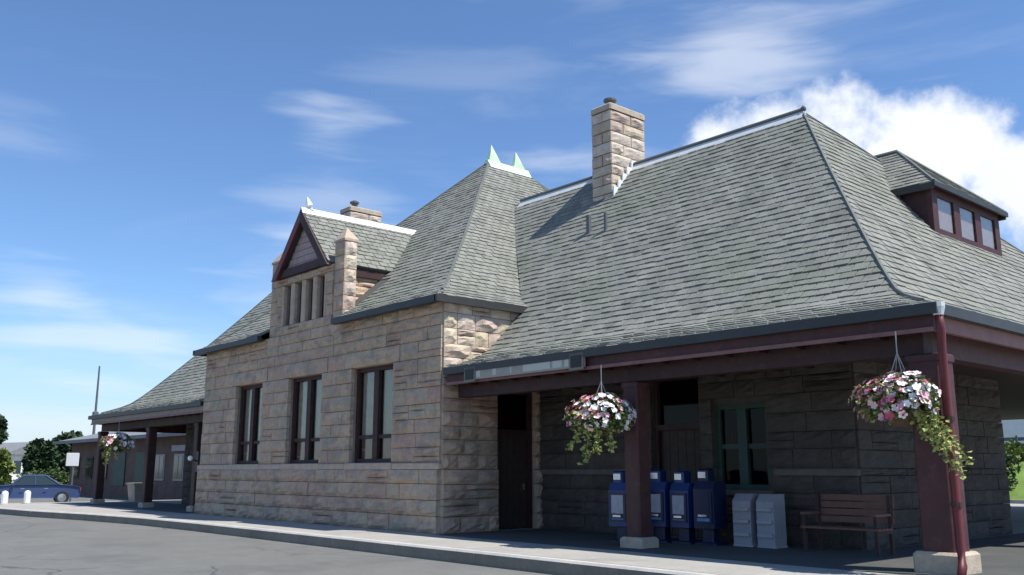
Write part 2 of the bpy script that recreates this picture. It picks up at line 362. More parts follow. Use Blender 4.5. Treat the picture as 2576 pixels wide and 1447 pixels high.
# ------------------------------------------------------------------ the station
X0 = -24.75
st = thing('station_building', 'long stone railway station with grey shingled hip roofs and a columned canopy', 'building', (X0, 20, .15))
M0 = -24.95                      # mirror axis of the two canopies
def mx(x, s): return x if s > 0 else 2 * M0 - x

# ---- stone walls
def rock_mesh(name, m, seed):
    """unit rock-faced block: x,z in -.5...5, face swelling towards -y"""
    r = random.Random(seed); n = 4; vs = []; fs = []
    for j in range(n + 1):
        for i in range(n + 1):
            u, v = i / n - .5, j / n - .5; e = min(i, n - i, j, n - j)
            y = -.35 if e == 0 else -.35 - (.36 if e == 1 else .46) * r.uniform(.3, 1.25)
            if 0 < i < n: u += r.uniform(-.04, .04)
            if 0 < j < n: v += r.uniform(-.04, .04)
            vs.append((u, y, v))
    for j in range(n):
        for i in range(n):
            a = j * (n + 1) + i; fs.append((a, a + 1, a + n + 2, a + n + 1))
    b0 = len(vs); vs += [(-.5, .5, -.5), (.5, .5, -.5), (.5, .5, .5), (-.5, .5, .5)]
    c = [0, n, (n + 1) ** 2 - 1, (n + 1) * n]
    bot = [i for i in range(n + 1)]; top = [(n + 1) * n + i for i in range(n + 1)]
    fs += [tuple(reversed(bot)) + (b0, b0 + 1), tuple(top) + (b0 + 2, b0 + 3)]
    fs += [tuple(j * (n + 1) for j in range(n + 1)) + (b0 + 3, b0), tuple(reversed([j * (n + 1) + n for j in range(n + 1)])) + (b0 + 1, b0 + 2)]
    mb = MB(); mb.v = vs; mb.f = fs; return mb.mesh(name, m)
ROCK = [rock_mesh('stone', 'stone_piece', i) for i in range(6)]
CROCK = [rock_mesh('stone', 'chimney_and_sunlit_stone', 20 + i) for i in range(4)]
ROCKV = [([tuple(v.co) for v in me.vertices], [tuple(p.vertices) for p in me.polygons]) for me in ROCK]
def courses(z0, z1, n, jit=.12):
    h = [1 + random.uniform(-jit, jit) for _ in range(n)]; s = sum(h); out = [z0]
    for v in h: out.append(out[-1] + v / s * (z1 - z0))
    out[-1] = z1; return out
def lay(u0, u1, zs, holes, lo=.5, hi=1.25, snk=.12):
    """stones (ua, ub, za, zb) filling courses zs between u0 and u1, clear of holes (ua, ub, za, zb)"""
    res = []
    for za, zb in zip(zs[:-1], zs[1:]):
        segs = [(u0, u1)]
        for ha, hb, h0, h1 in holes:
            if h1 > za + .02 and h0 < zb - .02:
                ns = []
                for a, b in segs:
                    if hb <= a or ha >= b: ns.append((a, b)); continue
                    if ha > a: ns.append((a, ha))
                    if hb < b: ns.append((hb, b))
                segs = ns
        for a, b in segs:
            if b - a < .04: continue
            cuts = [a]
            while b - cuts[-1] > hi: cuts.append(cuts[-1] + random.uniform(lo, hi))
            cuts.append(b)
            if len(cuts) > 2 and cuts[-1] - cuts[-2] < .3: cuts.pop(-2)
            for p, q in zip(cuts[:-1], cuts[1:]):
                if snk and q - p > .5 and random.random() < snk:          # a jumper course: two thin stones
                    zm = za + (zb - za) * random.choice((.4, .5, .6)); res += [(p, q, za, zm), (p, q, zm, zb)]
                else: res.append((p, q, za, zb))
    return res
def frame_at(org, u, n):
    """rotation that maps block x->u, -y->n (outward)"""
    u = Vector(u); n = Vector(n); M = Matrix((u, -n, Vector((0, 0, 1)))).transposed(); return M
def place_stones(stones, org, u, n, parent, depth=.14, meshes=None, gap=.014, proud=0.0):
    org = Vector(org); M = frame_at(org, u, n); rot = M.to_euler()
    for a, b, z0, z1 in stones:
        me = random.choice(meshes or ROCK); p = org + Vector(u) * ((a + b) / 2) + Vector((0, 0, (z0 + z1) / 2)) + Vector(n) * proud
        put('stone', me, parent, loc=p, rot=rot, scale=(b - a - gap, depth * random.uniform(.8, 1.15), z1 - z0 - gap))
def mass_stones(mb, stones, org, u, n, depth=.14, gap=.014, proud=0.0):
    org = Vector(org); M = frame_at(org, u, n)
    for a, b, z0, z1 in stones:
        vs, fs = random.choice(ROCKV); p = org + Vector(u) * ((a + b) / 2) + Vector((0, 0, (z0 + z1) / 2)) + Vector(n) * proud
        sx, sy, sz = b - a - gap, depth * random.uniform(.8, 1.15), z1 - z0 - gap
        mb.add([p + M @ Vector((v[0] * sx, v[1] * sy, v[2] * sz)) for v in vs], fs)

WX0, WX1 = -31.6, -17.8          # wing in X
WY = 13.4                        # wing front
GX0, GX1 = -26.95, -22.5         # wall dormer
WIN = [(-29.05, -27.15), (-25.45, -23.45), (-21.85, -19.85)]
WZ0, WZ1 = 1.79, 4.33
EZ = 5.72
front_wall = MB()
# solid core set back behind the stone faces, leaving the window openings
def wall_with_holes(mb, u0, u1, z0, z1, holes, org, u, n, t=.45, back=.07):
    us = sorted({u0, u1} | {h[0] for h in holes} | {h[1] for h in holes}); zs = sorted({z0, z1} | {h[2] for h in holes} | {h[3] for h in holes})
    us = [v for v in us if u0 <= v <= u1]; zs = [v for v in zs if z0 <= v <= z1]
    org = Vector(org); u = Vector(u); n = Vector(n)
    for a, b in zip(us[:-1], us[1:]):
        for c, d in zip(zs[:-1], zs[1:]):
            if any(h[0] <= a + 1e-4 and h[1] >= b - 1e-4 and h[2] <= c + 1e-4 and h[3] >= d - 1e-4 for h in holes): continue
            P = [org + u * p + n * q + Vector((0, 0, r)) for r in (c, d) for p, q in ((a, -back), (b, -back), (b, -t), (a, -t))]
            mb.add(P, [(3, 2, 1, 0), (4, 5, 6, 7), (0, 1, 5, 4), (1, 2, 6, 5), (2, 3, 7, 6), (3, 0, 4, 7)])
GW = [(-25.72, -25.22), (-25.02, -24.52), (-24.32, -23.82), (-23.66, -23.3)]   # narrow gable lights
GW = [(X0 - .02 + o - .22, X0 - .02 + o + .22) for o in (-1.02, -.34, .34, 1.02)]
GZ0, GZ1 = 5.98, 7.28
holes = [(a, b, WZ0, WZ1) for a, b in WIN]
gholes = [(a, b, GZ0, GZ1) for a, b in GW]
wall_with_holes(front_wall, WX0, WX1, .1, EZ, holes, (0, WY, 0), (1, 0, 0), (0, -1, 0))
wall_with_holes(front_wall, GX0 + .1, GX1 - .1, EZ, 7.5, gholes, (0, WY, 0), (1, 0, 0), (0, -1, 0))
fw = front_wall.build('front_wall', 'mortar', st)
fw['label'] = 'rock-faced stone front wall of the projecting centre block'
# stones of the street front: 300 at most stay single pieces
lint = [(a - .32, b + .32, WZ1 + .0, WZ1 + .44) for a, b in WIN]
zs_up = courses(1.79, WZ1, 7)
S = lay(WX0, WX1, courses(.15, 1.62, 4), [], .55, 1.35)
for s_ in S: pass
place_stones(S, (0, WY, 0), (1, 0, 0), (0, -1, 0), fw, depth=.20, proud=.05)
S = lay(WX0, WX1, zs_up, holes, .45, 1.15)
place_stones(S, (0, WY, 0), (1, 0, 0), (0, -1, 0), fw)
S = lay(WX0, WX1, [WZ1, WZ1 + .44], lint, .5, 1.1) + lay(WX0, WX1, courses(WZ1 + .44, EZ - .02, 3), [], .5, 1.2)
place_stones(S, (0, WY, 0), (1, 0, 0), (0, -1, 0), fw)
gl = [(GW[0][0] - .12, GW[-1][1] + .12, GZ0, GZ1)]
S = lay(GX0 + .55, GX1 - .55, courses(EZ - .02, GZ0, 1) + courses(GZ0, GZ1, 4)[1:], gl, .4, .9) + lay(GX0 + .55, GX1 - .55, [GZ1, 7.5], [], .5, .9)
place_stones(S, (0, WY, 0), (1, 0, 0), (0, -1, 0), fw)
gx = [GW[0][0] - .12] + [v for a, b in GW for v in (a, b)] + [GW[-1][1] + .12]
for a, b in zip(gx[::2], gx[1::2]): MB().cbox(a + .004, b - .004, WY - .06, WY + .3, GZ0 + .002, GZ1 - .002, .03).build('column', 'trim_stone', fw)
for a, b, z0, z1 in lint:
    o = put('lintel', ROCK[2], fw, loc=((a + b) / 2, WY, (z0 + z1) / 2), rot=Matrix.Identity(3).to_euler(), scale=(b - a - .02, .2, z1 - z0 - .02))
for a, b in WIN:
    MB().cbox(a - .12, b + .12, WY - .13, WY + .3, WZ0 - .17, WZ0 + .0, .02).build('window_sill', 'trim_stone', fw)
seg = [WX0 - .05] + [v for a, b in WIN for v in (a - .13, b + .13)] + [WX1 + .05]
for a, b in zip(seg[::2], seg[1::2]): MB().cbox(a, b, WY - .12, WY + .02, 1.625, 1.785, .03).build('belt_course', 'trim_stone', fw)

def pane_window(parent, u0, u1, z0, z1, org, u, n, inset=.26, cols=2, split=.27, fr='dark_red', curtains=True, bars=True, louvre=False, gm='glass'):
    """timber window: frame, mullion, sashes with panes, curtains behind"""
    org = Vector(org); u = Vector(u); n = Vector(n)
    def bx(mb, a, b, c, d, y0, y1):
        P = [org + u * p + n * -q + Vector((0, 0, r)) for r in (c, d) for p, q in ((a, y0), (b, y0), (b, y1), (a, y1))]
        mb.add(P, [(3, 2, 1, 0), (4, 5, 6, 7), (0, 1, 5, 4), (1, 2, 6, 5), (2, 3, 7, 6), (3, 0, 4, 7)])
    t = .05 if louvre else .11
    mb = MB(); bx(mb, u0, u0 + t, z0, z1, inset, inset + .14); bx(mb, u1 - t, u1, z0, z1, inset, inset + .14)
    bx(mb, u0 + t, u1 - t, z1 - t, z1, inset, inset + .14); bx(mb, u0 + t, u1 - t, z0, z0 + t, inset, inset + .14)
    w = mb.build('window', fr, parent)
    cw = (u1 - u0 - 2 * t) / cols
    for c in range(cols - 1):
        m = MB(); x = u0 + t + cw * (c + 1); bx(m, x - .11, x + .11, z0 + t, z1 - t, inset - .02, inset + .14); m.build('mullion', fr, w)
    zt = z0 + (z1 - z0) * split
    for c in range(cols):
        a, b = u0 + t + cw * c + (.11 if c else 0), u0 + t + cw * (c + 1) - (.11 if c < cols - 1 else 0)
        if bars:
            m = MB(); bx(m, a, b, zt - .05, zt + .05, inset + .02, inset + .12); m.build('transom', fr, w)
            for p, q in ((z0 + t, zt - .05), (zt + .05, z1 - t)):
                m = MB(); bx(m, a, b, p, q, inset + .075, inset + .085); m.build('pane', gm, w)
        else:
            if louvre:
                nl = 9; hh = (z1 - z0 - 2 * t) / nl
                for q in range(nl): m = MB(); bx(m, a, b, z0 + t + hh * q + .008, z0 + t + hh * (q + 1) - .008, inset + .05, inset + .08); m.build('slat', 'louvre', w)
            else: m = MB(); bx(m, a, b, z0 + t, z1 - t, inset + .075, inset + .085); m.build('pane', gm, w)
        if curtains:
            m = MB(); n_ = 10
            for i in range(n_):
                xa, xb = a + (b - a) * i / n_, a + (b - a) * (i + 1) / n_
                ya, yb = inset + .15 + .03 * (i % 2), inset + .15 + .03 * ((i + 1) % 2)
                m.add([org + u * xa - n * ya + Vector((0, 0, zt)), org + u * xb - n * yb + Vector((0, 0, zt)), org + u * xb - n * yb + Vector((0, 0, z1 - t)), org + u * xa - n * ya + Vector((0, 0, z1 - t))], [(0, 1, 2, 3)])
            m.build('curtain', 'curtain', w, fixn=False)
            m = MB(); bx(m, a, b, z0 + t, zt, inset + .15, inset + .17); m.build('lower_panel', 'curtain_red', w)
    m = MB(); bx(m, u0, u1, z0, z1, inset + .9, inset + .92); m.build('room_backing', 'interior', w)
    return w
for a, b in WIN: pane_window(st, a, b, WZ0, WZ1, (0, WY, 0), (1, 0, 0), (0, -1, 0), inset=.13)
for a, b in GW: pane_window(st, a, b, GZ0, GZ1, (0, WY, 0), (1, 0, 0), (0, -1, 0), cols=1, inset=.16, curtains=False, bars=False, louvre=True)

# side walls of the wing, body of the main block
mass = MB(); core = MB(); mass2 = MB(); CR = {1: MB(), -1: MB()}
def core_wall(x0, x1, y0, y1, z0, z1): core.box(x0, x1, y0, y1, z0, z1)
DY0, DY1, DZ = 15.12, 16.40, 3.62
wall_with_holes(core, WY + .45, 16.6, .1, EZ + .05, [(DY0, DY1, .1, DZ)], (WX1, 0, 0), (0, 1, 0), (1, 0, 0))
S = lay(WY + .0, 16.6, courses(.15, 1.62, 4), [(DY0, DY1, .1, DZ)], .5, 1.1); mass_stones(mass, S, (WX1, 0, 0), (0, 1, 0), (1, 0, 0), depth=.18, proud=.04)
S = lay(WY, 16.6, courses(1.62, DZ, 6) + courses(DZ, EZ, 6)[1:], [(DY0, DY1, .1, DZ)], .4, .9)
hi_side = [s for s in S if s[2] >= DZ + .3]
mass_stones(mass, [s for s in S if s[2] < DZ + .3], (WX1, 0, 0), (0, 1, 0), (1, 0, 0))
core.box(WX1 - .45, WX1 - .07, 16.6, 29.4, .1, EZ + .05); core.box(WX0 + .07, WX0 + .45, WY + .07, 29.4, .1, EZ + .05); core.box(WX0 + .08, WX1 - .08, 29.0, 29.4, .1, EZ)
S = lay(WY, 17.0, courses(.15, EZ, 15), [], .5, 1.0); mass_stones(mass, S, (WX0, 0, 0), (0, 1, 0), (-1, 0, 0))
# main block walls, right and left of the wing
MX = -9.0; MY0, MY1, MZ = 16.6, 23.4, 4.2
for s_ in (1, -1):
    xa, xb = (WX1, MX) if s_ > 0 else (2 * M0 - MX, WX0)
    CR[s_].box(xa + .07, xb - .07, MY1 - .45, MY1 - .07, .1, MZ)
    ex = xb if s_ > 0 else xa; n_ = (s_, 0, 0)
    CR[s_].box(ex - s_ * .07, ex - s_ * .45, MY0 + .45, MY1 - .46, .1, MZ)
    S = lay(MY0, MY1, courses(.15, 1.5, 4) + [1.64] + courses(1.64, MZ, 7)[1:], [], .5, 1.1); mass_stones(mass2, S, (ex, 0, 0), (0, 1, 0), n_)
CR[-1].box(2 * M0 - MX + .08, WX0, MY0 + .07, MY0 + .45, .1, MZ)
S = lay(2 * M0 - MX, WX0, courses(.15, MZ, 11), [], .5, 1.1); mass_stones(mass2, S, (0, MY0, 0), (1, 0, 0), (0, -1, 0))
MH = [(-14.0, -12.62, .1, 3.72), (-12.3, -10.95, 1.2, 3.0), (-17.1, -16.2, 1.7, 3.6)]
MH = MH[:2]
wall_with_holes(CR[1], WX1, MX, .1, MZ, MH, (0, MY0, 0), (1, 0, 0), (0, -1, 0))
S = lay(WX1, MX, courses(.15, 1.5, 4), MH, .5, 1.2) + lay(WX1, MX, courses(1.64, MZ, 7), MH, .5, 1.2)
mass_stones(mass2, S, (0, MY0, 0), (1, 0, 0), (0, -1, 0))
cw = core.build('side_wall', 'mortar', st); cw['label'] = 'stone side walls of the centre block'
CR[-1].build('porch_wall', 'mortar_shaded', st); cw2 = CR[1].build('porch_wall', 'mortar_shaded', st); cw2['label'] = 'stone wall set back under the canopy, its shade put into the colour'
mass.build('stone_facing', 'stone_mass', cw, kind='stuff'); mass2.build('shaded_stone_facing', 'stone_shaded', cw2, kind='stuff')
place_stones(hi_side, (WX1, 0, 0), (0, 1, 0), (1, 0, 0), cw, meshes=CROCK)  # upper side wall: lighter stone copy, sunlight put into its colour
for a, b in ((WX1, -14.02), (-12.6, -12.45), (-10.8, MX + .05)): MB().cbox(a, b, MY0 - .11, MY0 + .02, 1.50, 1.64, .03).build('belt_course', 'trim_shaded', cw2)

# doors under the canopy
def door(name, u0, u1, z1, org, u, n, m, planks=5):
    org = Vector(org); u = Vector(u); n = Vector(n)
    def bx(mb, a, b, c, d, y0, y1):
        P = [org + u * p - n * q + Vector((0, 0, r)) for r in (c, d) for p, q in ((a, y0), (b, y0), (b, y1), (a, y1))]
        mb.add(P, [(3, 2, 1, 0), (4, 5, 6, 7), (0, 1, 5, 4), (1, 2, 6, 5), (2, 3, 7, 6), (3, 0, 4, 7)]); return mb
    fr = MB(); bx(fr, u0, u0 + .1, .15, z1, .08, .3); bx(fr, u1 - .1, u1, .15, z1, .08, .3); bx(fr, u0 + .1, u1 - .1, z1 - .1, z1, .08, .3); bx(fr, u0 + .1, u1 - .1, 2.5, 2.62, .08, .3)
    d = fr.build(name, 'dark_red', st)
    w = (u1 - u0 - .2) / planks
    for i in range(planks): bx(MB(), u0 + .1 + w * i + .006, u0 + .1 + w * (i + 1) - .006, .17, 2.5, .2, .25).build('plank', m, d)
    bx(MB(), u0 + .1, u1 - .1, 2.62, z1 - .1, .2, .21).build('pane', 'dim_glass', d)
    bx(MB(), u0 + .1, u1 - .1, .15, z1 - .1, .27, .29).build('door_backing', 'interior', d)
    bx(MB(), u1 - .24, u1 - .2, 1.1, 1.28, .15, .2).build('handle', 'chrome', d)
    return d
door('door', DY0, DY1, DZ, (WX1, 0, 0), (0, 1, 0), (1, 0, 0), 'door_wood')
door('door', -14.0, -12.62, 3.72, (0, MY0, 0), (1, 0, 0), (0, -1, 0), 'door_wood')
pane_window(st, -12.3, -10.95, 1.2, 3.0, (0, MY0, 0), (1, 0, 0), (0, -1, 0), inset=.12, cols=2, split=.5, fr='green_paint', curtains=False, gm='dim_glass')
MB().cbox(-12.42, -10.83, MY0 - .14, MY0 + .02, 1.09, 1.2, .02).build('window_sill', 'trim_shaded', cw2)

# ---- roofs: profile t (0 eave .. 1 ridge) -> height, concave
def profile(pts):
    def f(t):
        for (a, za), (b, zb) in zip(pts[:-1], pts[1:]):
            if t <= b: return za + (zb - za) * (t - a) / (b - a)
        return pts[-1][1]
    return f
def smooth_prof(pts, n=28):
    # Catmull-Rom through the control points
    out = []
    P = [pts[0]] + pts + [pts[-1]]
    for i in range(1, len(P) - 2):
        for k in range(6):
            t = k / 6
            q = []
            for d in (0, 1):
                p0, p1, p2, p3 = (P[i + j][d] for j in (-1, 0, 1, 2))
                q.append(.5 * (2 * p1 + (p2 - p0) * t + (2 * p0 - 5 * p1 + 4 * p2 - p3) * t * t + (3 * p1 - p0 - 3 * p2 + p3) * t ** 3))
            out.append(tuple(q))
    out.append(pts[-1]); return profile(out)
MAINP = smooth_prof([(0, 4.0), (.12, 4.27), (.22, 4.62), (.40, 5.84), (.69, 8.0), (.95, 10.05), (1, 10.43)])
WINGP = smooth_prof([(0, 5.78), (.08, 6.12), (.18, 6.72), (.4, 8.2), (.7, 10.4), (1, 12.62)])
BACK = {1: 42.0, -1: 26.6}             # rear eave of the right and of the left roof
RX, RY0, RYR = -5.93, 13.4, 20.0         # right eave, front eave, ridge line
AX = -11.65                              # ridge end
SH_W = .31
def slope_rows(run, prof, expo=.205):
    """t values so that rows are expo apart along the slope"""
    ts = [0.0]; n = 400; acc = 0; last = prof(0)
    for i in range(1, n + 1):
        t = i / n; z = prof(t); acc += math.hypot(run / n, z - last); last = z
        if acc >= expo: ts.append(t); acc = 0
    ts.append(1.0); return ts
def shingles(ts, pos, rng, mb, single=None, parent=None, w=SH_W, lift=.028):
    """pos(t,u)->point; rng(t)->(u0,u1).  single(t, u) picks the pieces that stay separate objects"""
    for i, (t0, t1) in enumerate(zip(ts[:-1], ts[1:])):
        a0, b0 = rng(t0); a1, b1 = rng(t1)
        P0, P1 = pos(t0, 0), pos(t1, 0); U = (pos(t0, 1) - P0).normalized(); V = (P1 - P0).normalized(); Nn = U.cross(V)
        if Nn.z < 0: Nn = -Nn
        off = (i % 2) * w / 2 + ((i * 7) % 5) * .012
        k0 = math.floor((min(a0, a1) - off) / w) ; k1 = math.ceil((max(b0, b1) - off) / w)
        row_mesh = None
        for k_ in range(k0, k1 + 1):
            ua, ub = off + k_ * w + .010, off + (k_ + 1) * w - .010
            la, lb = max(ua, a0), min(ub, b0); ta, tb = max(ua, a1), min(ub, b1)
            if lb - la < .02 and tb - ta < .02: continue
            full = la == ua and lb == ub and ta == ua and tb == ub
            if lb < la: la = lb = min(max(ua, a0), b0) if b0 >= a0 else (a0 + b0) / 2
            if tb < ta: ta = tb = min(max(ua, a1), b1) if b1 >= a1 else (a1 + b1) / 2
            lf = lift * random.uniform(.75, 1.35); ov = V * random.uniform(.0, .045)
            def quad(la, lb, ta, tb, lf):
                q0, q1 = pos(t0, la) - ov, pos(t0, lb) - ov; q2, q3 = pos(t1, tb), pos(t1, ta)
                return [q0 + Nn * lf, q1 + Nn * lf, q2 + Nn * .006, q3 + Nn * .006, q0 - Nn * .01, q1 - Nn * .01, q2 - Nn * .01, q3 - Nn * .01]
            F = [(0, 1, 2, 3), (4, 5, 1, 0), (5, 6, 2, 1), (7, 4, 0, 3)]
            if single and full and single(t0, (ua + ub) / 2):
                if row_mesh is None:
                    m = MB(); c = pos(t0, (ua + ub) / 2); m.add([v - c for v in quad(ua, ub, ua, ub, lift * 1.05)], F); row_mesh = m.mesh('shingle', 'shingle_piece')
                put('shingle', row_mesh, parent, loc=pos(t0, (ua + ub) / 2) + Nn * random.uniform(-.002, .008) - V * random.uniform(-.02, .02))
            else: mb.add(quad(la, lb, ta, tb, lf), F)
def deck(mb, ts, pos, rng, n=-.012):
    for t0, t1 in zip(ts[:-1], ts[1:]):
        a0, b0 = rng(t0); a1, b1 = rng(t1)
        mb.add([pos(t0, a0), pos(t0, b0), pos(t1, b1), pos(t1, a1)], [(0, 1, 2, 3)])
dk = MB(); sh = MB()
T20 = [i / 20 for i in range(21)]
mt_front = slope_rows(6.6, MAINP); mt_side = slope_rows(5.72, MAINP)
def mk_front(s):
    pos = lambda t, u: Vector((u, RY0 + 6.6 * t, MAINP(t)))
    rng = (lambda t: (WX1 - .0 - 5.4 * max(0, (MAINP(t) - 5.78) / 5.0), RX + (AX - RX) * t)) if s > 0 else (lambda t: (2 * M0 - RX - (AX - RX) * t, WX0 + 5.4 * max(0, (MAINP(t) - 5.78) / 5.0)))
    return pos, rng
roof_main = None
roofobj = dk  # placeholder
# decks (all slopes)
for s in (1, -1):
    pos, rng = mk_front(s); deck(dk, T20, pos, rng)
    posb = lambda t, u: Vector((u, BACK[s] + (RYR - BACK[s]) * t, MAINP(t))); deck(dk, T20, posb, rng)
    poss = (lambda t, u: Vector((RX + (AX - RX) * t, u, MAINP(t)))) if s > 0 else (lambda t, u: Vector((2 * M0 - RX - (AX - RX) * t, u, MAINP(t))))
    rngs = lambda t: (RY0 + 6.6 * t, BACK[s] + (RYR - BACK[s]) * t); deck(dk, T20, poss, rngs)
roof = dk.build('roof', 'roof_deck', st)
cnt = [0]
def near_front(t, u):
    if t < .36 and u > -11.6 and cnt[0] < 300: cnt[0] += 1; return True
    return False
pos, rng = mk_front(1); shingles(mt_front, pos, rng, sh, near_front, roof)
pos, rng = mk_front(-1); shingles(mt_front, pos, rng, sh)
shingles(mt_side, lambda t, u: Vector((RX + (AX - RX) * t, u, MAINP(t))), lambda t: (RY0 + 6.6 * t, min(33.0, BACK[1] + (RYR - BACK[1]) * t)), sh)
# wing roof
EX0, EX1, EY = WX0 - .3, WX1 + .2, 13.1
RYA, RYB = 20.6, 22.4
wt = slope_rows(7.5, WINGP)
wd = MB()
wf_pos = lambda t, u: Vector((u, EY + (RYA - EY) * t, WINGP(t))); wf_rng = lambda t: (EX0 + (X0 - EX0) * t, EX1 + (X0 - EX1) * t)
wr_pos = lambda t, u: Vector((EX1 + (X0 - EX1) * t, u, WINGP(t))); wr_rng = lambda t: (EY + (RYA - EY) * t, 29.9 + (RYB - 29.9) * t)
wl_pos = lambda t, u: Vector((EX0 + (X0 - EX0) * t, u, WINGP(t)))
wb_pos = lambda t, u: Vector((u, 29.9 + (RYB - 29.9) * t, WINGP(t)))
# the wall dormer interrupts the front eave: leave the strip open up to the dormer
TG = .035
def wf_rngs(t):
    a, b = wf_rng(t); return [(a, GX0 + .04), (GX1 - .04, b)] if t < TG else [(a, b)]
TD = [0, TG] + [TG + (1 - TG) * i / 20 for i in range(1, 21)]
for t0, t1 in zip(TD[:-1], TD[1:]):
    for k_ in range(len(wf_rngs(t0))):
        a0, b0 = wf_rngs(t0)[k_]; a1, b1 = (wf_rngs(t0 + 1e-6)[k_] if t0 < TG else wf_rng(t1))
        wd.add([wf_pos(t0, a0), wf_pos(t0, b0), wf_pos(t1, b1), wf_pos(t1, a1)], [(0, 1, 2, 3)])
deck(wd, T20, wr_pos, wr_rng); deck(wd, T20, wl_pos, wr_rng); deck(wd, T20, wb_pos, wf_rng)
wroof = wd.build('centre_roof', 'roof_deck', st)
ws = MB()
shingles(wt, wf_pos, lambda t: ((GX1 + .02, wf_rng(t)[1]) if t < .26 else (X0, wf_rng(t)[1])), ws)
shingles(wt, wf_pos, lambda t: ((wf_rng(t)[0], GX0 - .02) if t < .26 else (wf_rng(t)[0], X0)), ws)
shingles(wt, wr_pos, lambda t: (wr_rng(t)[0], min(22.6, wr_rng(t)[1])), ws)
ws.build('centre_shingles', 'shingle_mass', wroof, kind='stuff')
sh.build('main_shingles', 'shingle_mass', roof, kind='stuff')

# hips and ridges
def ridge_line(parent, pts, m, r, name): MB().tube(pts, r, 6).build(name, m, parent)
for s in (1, -1):
    ridge_line(roof, [(mx(RX + (AX - RX) * t, s), RY0 + 6.6 * t, MAINP(t) + .02) for t in T20[1:]], 'hip_metal', .04, 'hip_cap')
    ridge_line(roof, [(mx(RX + (AX - RX) * t, s), BACK[s] + (RYR - BACK[s]) * t, MAINP(t) + .02) for t in T20], 'hip_metal', .04, 'hip_cap')
    a, b = mx(-22.3, s), mx(AX + .05, s)
    zf = MAINP(1)
    MB().prism([(a, RYR - .20, zf - .20), (a, RYR - .03, zf + .05), (a, RYR + .03, zf + .05), (a, RYR + .2, zf - .2)], (b - a, 0, 0)).build('ridge_cap', 'ridge_metal', roof)
    MB().tube([(a, RYR, zf + .09), (b, RYR, zf + .09)], .06, 6).build('ridge_roll', 'ridge_roll', roof)
    MB().lathe([(.03, 0), (.07, .04), (.07, .09), (.02, .15)], 8, (b - .03 * s, RYR, zf + .05)).build('finial', 'ridge_roll', roof)
for sgn in (1, -1):
    ex = EX1 if sgn > 0 else EX0
    ridge_line(wroof, [(ex + (X0 - ex) * t, EY + (RYA - EY) * t, WINGP(t) + .02) for t in T20[1:]], 'hip_metal', .045, 'hip_cap')
zr = WINGP(1)
MB().prism([(X0 - .26, RYA - .1, zr - .22), (X0 - .07, RYA - .1, zr + .1), (X0 + .07, RYA - .1, zr + .1), (X0 + .26, RYA - .1, zr - .22)], (0, RYB - RYA + .2, 0)).build('ridge_cap', 'verdigris', wroof)
for y, sg in ((RYA + .05, 1), (RYB - .55, 1)):
    MB().add([(X0 - .09, y - .1, zr), (X0 + .09, y - .1, zr), (X0 + .09, y + .55, zr), (X0 - .09, y + .55, zr), (X0 - .07, y + .0, zr + .40), (X0 + .07, y + .0, zr + .40), (X0 + .07, y + .34, zr + .30), (X0 - .07, y + .34, zr + .30), (X0, y + .08, zr + .74)],
             [(3, 2, 1, 0), (0, 1, 5, 4), (1, 2, 6, 5), (2, 3, 7, 6), (3, 0, 4, 7), (4, 5, 8), (5, 6, 8), (6, 7, 8), (7, 4, 8)]).build('finial', 'verdigris', wroof)

# ---- wall dormer on the wing
dz_e, dz_a = 7.56, 9.42                 # dormer eave / apex
dex0, dex1 = X0 - 1.66, X0 + 1.66
gy = WY - .22
dm = MB()
for sg in (-1, 1):
    ex = X0 + sg * 1.66
    # roof slab of each side
    dm.add([(ex, gy, dz_e), (X0, gy, dz_a), (X0, 18.2, dz_a), (ex, 18.2, dz_e), (ex - sg * .1, gy, dz_e - .09), (X0, gy, dz_a - .12), (X0, 18.2, dz_a - .12), (ex - sg * .1, 18.2, dz_e - .09)],
           [(0, 1, 2, 3), (4, 5, 6, 7), (0, 1, 5, 4), (3, 2, 6, 7), (0, 3, 7, 4)])
gable = dm.build('dormer_roof', 'roof_deck', st)
gs = MB()
for sg in (-1, 1):
    dpos = lambda t, u: Vector((X0 + sg * 1.66 * (1 - t), u, dz_e + (dz_a - dz_e) * t))
    shingles(slope_rows(1.66, lambda t: dz_e + (dz_a - dz_e) * t), dpos, lambda t: (gy, 17.9), gs)
gs.build('dormer_shingles', 'shingle_mass', gable, kind='stuff')
MB().prism([(X0 - .13, gy - .05, dz_a - .1), (X0 - .03, gy - .05, dz_a + .1), (X0 + .03, gy - .05, dz_a + .1), (X0 + .13, gy - .05, dz_a - .1)], (0, 4.5, 0)).build('ridge_cap', 'white_metal', gable)
MB().tube([(X0, gy + .3, dz_a + .05), (X0, gy + .22, dz_a + .2), (X0, gy + .15, dz_a + .45)], [.11, .12, .02], 8).build('finial', 'white_metal', gable)
# gable face: pink shingled panel, barge boards, bottom beam
MB().prism([(dex0 + .25, WY - .02, 7.52), (X0, WY - .02, dz_a - .2), (dex1 - .25, WY - .02, 7.52)], (0, .1, 0)).build('gable_panel', 'gable_shingle', gable)
for j in range(7):
    z = 7.84 + j * .2; hw = 1.45 * (1 - (z - 7.52) / (dz_a - .2 - 7.52)) - .02
    if hw > .1: MB().box(X0 - hw, X0 + hw, WY - .045, WY - .02, z - .19, z - .012).build('gable_board', 'gable_shingle', gable)
for sg in (-1, 1):
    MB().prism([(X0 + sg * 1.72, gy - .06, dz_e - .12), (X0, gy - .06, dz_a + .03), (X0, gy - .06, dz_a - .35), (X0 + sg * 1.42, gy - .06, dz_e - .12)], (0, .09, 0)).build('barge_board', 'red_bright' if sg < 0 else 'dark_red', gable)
MB().box(X0 - 1.5, X0 + 1.5, gy + .04, WY - .05, 7.5, 7.74).build('tie_beam', 'dark_red', gable)
